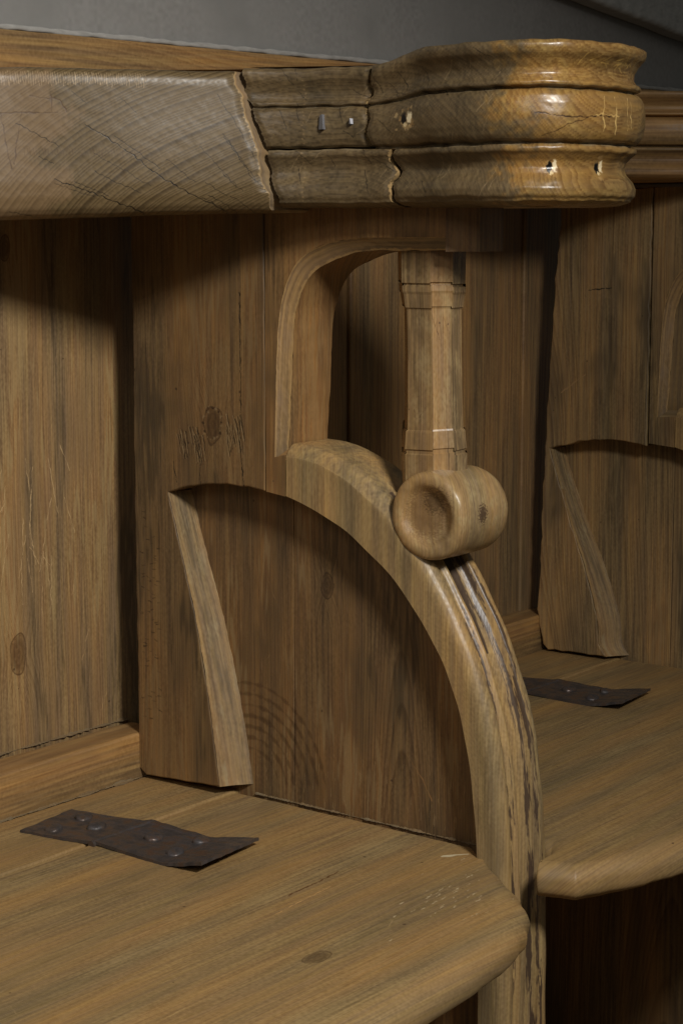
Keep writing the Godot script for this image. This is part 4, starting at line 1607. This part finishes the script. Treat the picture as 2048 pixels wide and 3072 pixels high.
func front_board(t: Node3D, d: Dictionary, wood: Material, reg: Rect2) -> void:
	var dz: float = d.dz
	var dy: float = d.dy
	var top: float = d.top
	var so := smooth_path([[0.1945, 0.2975], [0.196, 0.35], [0.198, 0.397], [0.2035, 0.428], [0.2095, 0.4425], [0.220, 0.4565], [0.236, 0.466], [0.257, 0.472], [0.283, 0.4745], [0.32, 0.475], [0.362, 0.4755]], 64)
	var si := smooth_path([[0.2025, 0.290], [0.2065, 0.35], [0.2095, 0.405], [0.2145, 0.424], [0.2225, 0.4395], [0.233, 0.4495], [0.2465, 0.4555], [0.265, 0.4615], [0.288, 0.465], [0.322, 0.465], [0.362, 0.465]], 64)
	var sh := Vector2(dz, dy + (top - 0.499) * 0.5)
	var mb := MB.new()
	# the two faces
	var face := PackedVector2Array()
	for q in so:
		face.append(q + Vector2(dz, dy))
	var start := pts2([[0.1855 + dz, top], [0.1852 + dz, 0.38 + dy], [0.1855 + dz, 0.2685 + dy], [0.2058, 0.266 + dy], [0.2058, 0.300 + dy]])
	face = start + face
	face.append(Vector2(0.362 + dz, top))
	for side in 2:
		var tr := cut_up(face)
		if tr.is_empty():
			push_warning("front face not triangulated")
		var f := mb.v.size()
		for q in face:
			mb.vert(Vector3(T * side, q.y, q.x), Vector3.RIGHT if side else Vector3.LEFT, uvof(q, reg))
		for i in range(0, tr.size(), 3):
			mb.tri(f + tr[i], f + tr[i + 1], f + tr[i + 2])
	# hollow chamfers left and right, flat jamb and soffit between
	var strips := [[0.0, 0.0072, so, si, -0.0012], [0.0072, 0.0575, si, si, 0.0], [0.0575, T, si, so, -0.0012]]
	var cham := MB.new()
	for s in strips.size():
		var g: Array = strips[s]
		var rows := []
		var uvs := []
		for i in 64:
			var r := PackedVector3Array()
			var u := PackedVector2Array()
			for k in 6:
				var f := k / 5.0
				var q: Vector2 = (g[2][i] as Vector2).lerp(g[3][i], f) + Vector2(dz, dy)
				var x := lerpf(g[0], g[1], f)
				var hol: float = g[4] * 4.0 * f * (1.0 - f)
				var w := 0.0006 * n_low.get_noise_2d(i * 0.35, s * 5.0 + f * 2.0)
				r.append(Vector3(x, q.y - hol + w, q.x + hol + w))
				u.append(Vector2(f, 1.0 - i / 63.0) if s == 0 else uvof(Vector2(q.x + x, q.y + x * 0.3), reg))
			rows.append(r)
			uvs.append(u)
		(cham if s == 0 else mb).grid(rows, uvs, Vector3(-0.5 if s == 0 else 0.5 if s == 2 else 0.0, -0.5, 0.5))
	# bottom of the left chamfer: a slanting stop
	var a := so[0] + Vector2(dz, dy)
	var b := si[0] + Vector2(dz, dy)
	mb.flat_quad([Vector3(0, a.y - 0.002, a.x - 0.001), Vector3(0.0082, 0.3055 + dy, 0.2045 + dz), Vector3(0.0082, 0.3055 + dy, 0.2075), Vector3(0, 0.296 + dy, 0.2075)], Vector3(-0.4, 0.7, 0.3).normalized(), [uvof(a, reg), uvof(b, reg), uvof(b, reg), uvof(a, reg)])
	# front of the bracket, its corners cut off
	var ring := [[0.0, 0.362], [0.0165, 0.3815], [0.0485, 0.3815], [T, 0.362]]
	var cn := [Vector3(-0.75, 0, 0.65), Vector3(0, 0, 1), Vector3(0.75, 0, 0.65)]
	for k in 3:
		var q0: Array = ring[k]
		var q1: Array = ring[k + 1]
		var y0 := 0.4645 + dy
		mb.flat_quad([Vector3(q0[0], y0, q0[1] + dz), Vector3(q1[0], y0, q1[1] + dz), Vector3(q1[0], top, q1[1] + dz), Vector3(q0[0], top, q0[1] + dz)], cn[k].normalized(), [uvof(Vector2(q0[1] + q0[0], y0), reg), uvof(Vector2(q1[1] + q1[0], y0), reg), uvof(Vector2(q1[1] + q1[0], top), reg), uvof(Vector2(q0[1] + q0[0], top), reg)])
	mb.flat_quad([Vector3(0.0, 0.4645 + dy, 0.361 + dz), Vector3(0.0165, 0.4645 + dy, 0.3815 + dz), Vector3(0.0485, 0.4645 + dy, 0.3815 + dz), Vector3(T, 0.4645 + dy, 0.361 + dz)], Vector3.DOWN, [uvof(Vector2(0.361, 0.46), reg), uvof(Vector2(0.381, 0.46), reg), uvof(Vector2(0.38, 0.47), reg), uvof(Vector2(0.36, 0.47), reg)])
	# top and rear edges
	mb.flat_quad([Vector3(0, top, 0.1855 + dz), Vector3(T, top, 0.1855 + dz), Vector3(T, top, 0.362 + dz), Vector3(0, top, 0.362 + dz)], Vector3.UP, [Vector2(0.4, 0), Vector2(0.5, 0), Vector2(0.5, 0.1), Vector2(0.4, 0.1)])
	mb.flat_quad([Vector3(0, 0.268 + dy, 0.1855 + dz), Vector3(T, 0.268 + dy, 0.1855 + dz), Vector3(T, top, 0.1855 + dz), Vector3(0, top, 0.1855 + dz)], Vector3.FORWARD, [Vector2(0.4, 0.5), Vector2(0.9, 0.9), Vector2(0.5, 0), Vector2(0.4, 0)])
	mb.flat_quad([Vector3(0, 0.2685 + dy, 0.1855 + dz), Vector3(T, 0.2685 + dy, 0.1855 + dz), Vector3(T, 0.266 + dy, 0.2058), Vector3(0, 0.266 + dy, 0.2058)], Vector3.DOWN, [Vector2(0.4, 0.5), Vector2(0.9, 0.9), Vector2(0.5, 0.45), Vector2(0.4, 0.45)])
	commit(mb, "front_board", mats.front_wood if d.wood == "divider_wood" else wood, t)
	commit(cham, "chamfer", mats.chamfer_wood, t)


func arm_rest(t: Node3D, dz: float, dy: float) -> void:
	var rows := []
	var uvs := []
	for i in ARM_N:
		var r := PackedVector3Array()
		var u := PackedVector2Array()
		for k in ARM_M:
			var q := arm_point(i, k)
			var f := sstep(-0.02, 0.1, q.y)
			q.y += dy * f
			r.append(q)
			u.append(Vector2(float(k) / (ARM_M - 1), float(i) / (ARM_N - 1)))
		rows.append(r)
		uvs.append(u)
	var mb := MB.new()
	mb.grid(rows, uvs, Vector3(0, 0.3, 1))
	# underside of the arm, between its two inner edges, and the end against the front board
	var low := []
	var lu := []
	for i in ARM_N:
		low.append(PackedVector3Array([rows[i][0], rows[i][ARM_M - 1]]))
		lu.append(PackedVector2Array([uvs[i][0], uvs[i][2]]))
	mb.grid(low, lu, Vector3(0, -0.3, -1))
	var f := mb.v.size()
	var c := Vector3(T / 2.0, 0.28 + dy, 0.2062)
	var m := mb.vert(c, Vector3.FORWARD, Vector2(0.1, 0.1))
	for k in ARM_M:
		mb.vert(rows[0][k], Vector3.FORWARD, Vector2(0.1, 0.1))
	for k in ARM_M - 1:
		mb.tri(m, f + 1 + k, f + 2 + k)
	commit(mb, "arm_rest", mats.arm_wood, t)


func column(t: Node3D, dz: float, dy: float) -> void:
	var c := Vector3(0.0325, 0.0, 0.3265 + dz)
	# (height, scale, shift in z)
	var secs := [[0.4655, 1.02, 0.0], [0.4410, 1.0, 0.0], [0.4402, 0.93, 0.0], [0.4392, 0.93, 0.0], [0.4386, 1.0, 0.0005], [0.4345, 1.0, 0.0008], [0.4325, 0.965, 0.001], [0.4225, 0.915, 0.0012], [0.4218, 0.87, 0.0012], [0.4205, 0.855, 0.0012], [0.39, 0.845, 0.0018], [0.35, 0.865, 0.0026], [0.3275, 0.885, 0.003], [0.3268, 0.93, 0.003], [0.3255, 0.945, 0.003], [0.3125, 0.985, 0.0034], [0.3117, 0.935, 0.0034], [0.3092, 0.935, 0.0034], [0.3084, 0.985, 0.0036], [0.2935, 0.985, 0.004], [0.270, 0.96, 0.004]]
	var base := [[-0.0088, -0.0255], [0.0088, -0.0255], [0.0208, -0.0135], [0.0208, 0.0135], [0.0088, 0.0255], [-0.0088, 0.0255], [-0.0208, 0.0135], [-0.0208, -0.0135]]
	var mb := MB.new()
	for e in 8:
		var a: Array = base[e]
		var b: Array = base[(e + 1) % 8]
		var rows := []
		var uvs := []
		for s in secs:
			var r := PackedVector3Array()
			var u := PackedVector2Array()
			for k in 5:
				var f := k / 4.0
				var x: float = lerpf(a[0], b[0], f) * s[1]
				var z: float = lerpf(a[1], b[1], f) * s[1]
				# each facet was cut by eye: rings do not quite meet from one to the next
				var off: float = 0.0009 * sin(e * 2.7 + 0.6) + 0.0007 * sin(e * 1.3 + s[0] * 40.0)
				r.append(c + Vector3(x, s[0] + dy + off + (0.0022 if s[0] < 0.33 and s[0] > 0.3 else 0.0) * (f - 0.5 + (e - 5.5)) * -0.35, z + s[2]))
				u.append(uvof(Vector2(e * 0.031 + f * 0.022, s[0]), tex.column_wood))
			rows.append(r)
			uvs.append(u)
		# hard turns between the mouldings: split the sheet at every section
		for j in secs.size() - 1:
			mb.grid([rows[j], rows[j + 1]], [uvs[j], uvs[j + 1]], Vector3(a[0] + b[0], 0, a[1] + b[1]))
	var o := commit(mb, "column", mats.column_wood, t)
	o.set_meta("label", "octagonal column with two ringed collars")
	# knob lying across the arm: a short drum with rounded rims and a dished face
	mb = MB.new()
	var prof := [[0.0064, 0.0001], [0.0064, 0.011], [0.0060, 0.0160], [0.0048, 0.0193], [0.0028, 0.0217], [0.0011, 0.0237], [0.0002, 0.0255], [0.0, 0.0272], [0.0002, 0.0290], [0.0006, 0.0308], [0.0015, 0.0324], [0.0030, 0.0336], [0.0052, 0.0344], [0.0085, 0.0347], [0.022, 0.0348], [0.036, 0.0348], [0.052, 0.0347], [0.0615, 0.0341], [0.0660, 0.0326], [0.0685, 0.0298], [0.0690, 0.026], [0.0675, 0.018], [0.065, 0.01], [0.064, 0.0001]]
	var rows := []
	var uvs := []
	var fine := even(pts2(prof), 110)
	var run := 0.0
	for j in fine.size():
		if j:
			run += fine[j].distance_to(fine[j - 1])
		var r := PackedVector3Array()
		var u := PackedVector2Array()
		for i in 73:
			var an := i / 72.0 * TAU
			var rr := fine[j].y * (1.0 + 0.008 * n_low.get_noise_3d(cos(an) * 1.2, sin(an) * 1.2, fine[j].x * 40.0))
			var q := Vector3(fine[j].x + 0.0003 * n_low.get_noise_2d(cos(an) * rr * 80.0, sin(an) * rr * 80.0), cos(an) * rr, sin(an) * rr)
			r.append(Vector3(-0.002, 0.2625 + dy, 0.3465 + dz) + q)
			# grain stays upright across face and drum
			u.append(uvof(Vector2(sin(an) * rr + fine[j].x * 1.3, cos(an) * rr), tex.knob_wood))
		rows.append(r)
		uvs.append(u)
	mb.grid(rows, uvs, Vector3(0.1, -1, 0))
	var kb := commit(mb, "knob", mats.knob_wood, t)
	kb.set_meta("label", "drum-shaped knob with a dished round face")


# =====================================================================================
#  rails
# =====================================================================================
func make_rails() -> void:
	var t := thing("shoulder_rail", Vector3.ZERO, "thick cracked shoulder rail over the near divider, its rounded nose jutting forward", "rail", "moulded shoulder rails")
	var rlen := path_length(rail_path)
	# plain block on the left: end grain, rounded edges
	var plain := [[-0.020, 0.600], [-0.009, 0.5996], [-0.0040, 0.5978], [-0.0012, 0.5945], [-0.0003, 0.590], [0.0, 0.575], [0.0004, 0.555], [0.0004, 0.535], [0.0, 0.515], [-0.0014, 0.503], [-0.0046, 0.4945], [-0.0098, 0.4895], [-0.018, 0.4876], [-0.028, 0.4872]]
	var rows := []
	var uvs := []
	var fine := even(pts2(plain), 64)
	var n := 200
	for j in fine.size():
		var y := fine[j].y
		var k1 := rail_k(break_z(y)) - 1.5
		var r := PackedVector3Array()
		var u := PackedVector2Array()
		for i in n:
			var k := lerpf(2.0, k1, float(i) / (n - 1))
			var on := rail_on(rail_path, k)
			var lift := 0.0
			var p0: Vector2 = on[0]
			# the underside is worn upwards towards the break
			if y < 0.52:
				lift = 0.006 * sstep(-0.25, -0.06, p0.x) * sstep(0.52, 0.49, y)
			var w := 0.0009 * n_low.get_noise_2d(k * 0.02, y * 10.0) + 0.0001 * n_low.get_noise_2d(k * 0.3, y * 120.0)
			var edge := sstep(k1 - 3.0, k1, k)
			var p: Vector2 = p0 + on[1] * (fine[j].x + w - 0.0022 * edge * edge)
			r.append(Vector3(p.x, y + lift + 0.0005 * n_low.get_noise_1d(k * 0.08), p.y))
			u.append(uvof(Vector2(k / (RAIL_N - 1) * rlen, y), tex.rail_end_grain))
		rows.append(r)
		uvs.append(u)
	var mb := MB.new()
	mb.grid(rows, uvs, Vector3(-0.3, 0, 1))
	close_rail(mb, rows, Vector2(0.12, -0.02), 0.487, uvs)
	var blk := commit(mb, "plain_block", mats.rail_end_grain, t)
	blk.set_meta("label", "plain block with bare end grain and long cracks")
	# the torn end that looks into the break
	mb = MB.new()
	var tr := []
	var tu := []
	for j in fine.size():
		var e: Vector3 = rows[j][n - 1]
		var r := PackedVector3Array()
		var u := PackedVector2Array()
		for i in 6:
			var f := i / 5.0
			r.append(e + Vector3(0.16 * f * f, 0, -0.004 * f) + Vector3(0, 0, 0.0016 * n_low.get_noise_2d(j * 0.5, f * 6.0) * f))
			u.append(Vector2(f * 0.3, j / 64.0))
		tr.append(r)
		tu.append(u)
	mb.grid(tr, tu, Vector3(0, 0, 1))
	commit(mb, "torn_end", mats.torn_wood, t)

	# moulded pieces: the block beyond the break, the splice under it, the nose
	moulded(t, "moulded_block", 0.0, 0.5415, func(y: float) -> float: return rail_k(break_z(y) + 0.002) + 0.5, func(y: float) -> float: return rail_k(crack_z(y)) - 0.9, 0.0, 90)
	moulded(t, "splice", 0.5408, 0.0, func(y: float) -> float: return rail_k(break_z(y) + 0.002) + 0.5, func(y: float) -> float: return rail_k(crack_z(y)) - 0.7, 0.0012, 90)
	moulded(t, "nose", 0.0, 0.0, func(y: float) -> float: return rail_k(crack_z(y)) + 0.7, func(_y: float) -> float: return RAIL_N - 2.0, 0.0, 320)
	# nail stubs left in the wood
	for q in [[0.2765, 0.561, 0.0022, 0.011], [0.2995, 0.561, 0.0013, 0.004]]:
		var on := rail_on(rail_path, rail_k(q[0]))
		var p: Vector2 = on[0] - on[1] * 0.0035
		mb = MB.new()
		nail_stub(mb, Vector3(p.x, q[1], p.y), Vector3(on[1].x, 0, on[1].y), q[2], q[3])
		commit(mb, "nail_stub", mats.nail, t)

	# the rail of the second stall
	t = thing("shoulder_rail", Vector3.ZERO, "shadowed moulded rail curving round the far stall, emerging right of the rounded nose", "rail", "moulded shoulder rails")
	rows = []
	uvs = []
	for j in RAIL_M:
		var q := rail_prof[j]
		var r := PackedVector3Array()
		var u := PackedVector2Array()
		for i in 160:
			var k := i / 159.0 * 199.0
			var on := rail_on(rail2_path, k)
			var p: Vector2 = on[0] + on[1] * q.x * 1.2
			var s := sstep(0.47, 0.57, p.x)
			var f := (q.y - 0.4972) / 0.1153
			r.append(Vector3(p.x, lerpf(lerpf(0.5035, 0.531, s), lerpf(0.611, 0.6225, s), f), p.y))
			u.append(Vector2(0.1 + i / 159.0 * 0.8, j / 150.0))
		rows.append(r)
		uvs.append(u)
	mb = MB.new()
	mb.grid(rows, uvs, Vector3(0, 0, 1))
	close_rail(mb, rows, Vector2(1.02, 0.10), 0.0, uvs)
	commit(mb, "moulding", mats.strip_wood, t)


func close_rail(mb: MB, rows: Array, back: Vector2, _y: float, uvs: Array) -> void:
	# lids above and below, from the front edge back to the wall side
	for b in 2:
		var row: PackedVector3Array = rows[rows.size() - 1] if b else rows[0]
		var poly := PackedVector2Array()
		var y := 0.0
		for q in row:
			poly.append(Vector2(q.x, q.z))
			y += q.y / row.size()
		poly.append(Vector2(maxf(row[row.size() - 1].x, back.x), row[row.size() - 1].z - 0.003))
		poly.append(Vector2(maxf(row[row.size() - 1].x, back.x), -0.028))
		poly.append(Vector2(row[0].x, -0.028))
		var t := cut_up(poly)
		if t.is_empty():
			push_warning("rail lid not triangulated")
		var f := mb.v.size()
		for i in poly.size():
			mb.vert(Vector3(poly[i].x, row[mini(i, row.size() - 1)].y, poly[i].y), Vector3.DOWN if b else Vector3.UP, uvs[2][mini(i, row.size() - 1)])
		for i in range(0, t.size(), 3):
			mb.tri(f + t[i], f + t[i + 1], f + t[i + 2])


func moulded(t: Node3D, called: String, y_top: float, y_low: float, from: Callable, to: Callable, proud: float, n: int) -> void:
	var rlen := path_length(rail_path)
	var rows := []
	var uvs := []
	for j in RAIL_M:
		var q := rail_prof[j]
		if y_top > 0.0 and q.y > y_top:
			continue
		if y_low > 0.0 and q.y < y_low:
			continue
		var k0: float = from.call(q.y)
		var k1: float = to.call(q.y)
		var r := PackedVector3Array()
		var u := PackedVector2Array()
		for i in n:
			var k := lerpf(k0, k1, float(i) / (n - 1))
			var on := rail_on(rail_path, k)
			var p0: Vector2 = on[0]
			# over the waist the top is worn down and the mouldings are shallower
			var waist := 1.0 - sstep(0.315, 0.375, p0.y) if p0.x < 0.03 else 0.0
			var drop := 0.0105 * waist * sstep(0.545, 0.605, q.y)
			var off := q.x * (1.1 if q.y > 0.502 and q.y < 0.609 else 1.0) * (1.0 - 0.4 * waist) + proud - (0.003 * waist if called == "moulded_block" else 0.0)
			var w := 0.0008 * n_frac.get_noise_2d(k * 0.03, q.y * 16.0) + 0.00015 * n_low.get_noise_2d(k * 0.3, q.y * 160.0)
			var e := minf(k - k0, k1 - k) if called != "nose" else k - k0
			off -= 0.0012 * (1.0 - sstep(0.0, 1.6, e))
			var p: Vector2 = p0 + on[1] * (off + w)
			r.append(Vector3(p.x, q.y - drop + 0.0006 * n_low.get_noise_2d(k * 0.13, q.y * 20.0), p.y))
			u.append(Vector2((k / (RAIL_N - 1) * rlen - tex.rail_nose_wood.position.x) / tex.rail_nose_wood.size.x, float(j) / (RAIL_M - 1)))
		rows.append(r)
		uvs.append(u)
	var mb := MB.new()
	mb.grid(rows, uvs, Vector3(-1, 0, 0.2) if called != "nose" else Vector3(-0.4, 0, 1))
	# ends, turned into the thickness of the wood
	for e in [0, n - 1]:
		var er := []
		var eu := []
		for j in rows.size():
			var a: Vector3 = rows[j][e]
			er.append(PackedVector3Array([a, a + Vector3(0.05, 0, 0.0)]))
			eu.append(PackedVector2Array([uvs[j][e], uvs[j][e] + Vector2(0.05, 0)]))
		mb.grid(er, eu, Vector3(0, 0, -1) if e == 0 else Vector3(0, 0, 1))
	for b in 2:
		var row: PackedVector3Array = rows[rows.size() - 1] if b else rows[0]
		var f := mb.v.size()
		var poly := PackedVector2Array()
		for q in row:
			poly.append(Vector2(q.x, q.z))
		if called == "nose":
			poly.append(Vector2(row[n - 1].x, 0.14))
			poly.append(Vector2(row[0].x + 0.05, 0.14))
		else:
			poly.append(Vector2(row[n - 1].x + 0.05, row[n - 1].z))
			poly.append(Vector2(row[0].x + 0.05, row[0].z))
		var tr := cut_up(poly)
		if tr.is_empty():
			push_warning("moulded lid not triangulated " + called)
		for i in poly.size():
			mb.vert(Vector3(poly[i].x, row[mini(i, n - 1)].y, poly[i].y), Vector3.DOWN if b else Vector3.UP, uvs[0 if b == 0 else rows.size() - 1][mini(i, n - 1)])
		for i in range(0, tr.size(), 3):
			mb.tri(f + tr[i], f + tr[i + 1], f + tr[i + 2])
	commit(mb, called, mats.rail_nose_wood, t)


func nail_stub(mb: MB, at: Vector3, out: Vector3, half: float, tall: float) -> void:
	var right := Vector3.UP.cross(out).normalized()
	var pts := []
	for q in [[-1.0, -0.5, 0.003], [1.0, -0.5, 0.0052], [0.7, 0.5, 0.0058], [-0.5, 0.45, 0.0036]]:
		pts.append(at + right * half * q[0] + Vector3.UP * tall * q[1] + out * q[2])
	mb.flat_quad(pts, (out + right * -0.35 + Vector3.UP * 0.2).normalized(), [Vector2.ZERO, Vector2.RIGHT, Vector2.ONE, Vector2.DOWN])
	for i in 4:
		var a: Vector3 = pts[i]
		var b: Vector3 = pts[(i + 1) % 4]
		var nn := ((a + b) / 2.0 - at - out * 0.004).normalized()
		mb.flat_quad([a, b, b - out * 0.01, a - out * 0.01], nn, [Vector2.ZERO, Vector2.RIGHT, Vector2.ONE, Vector2.DOWN])
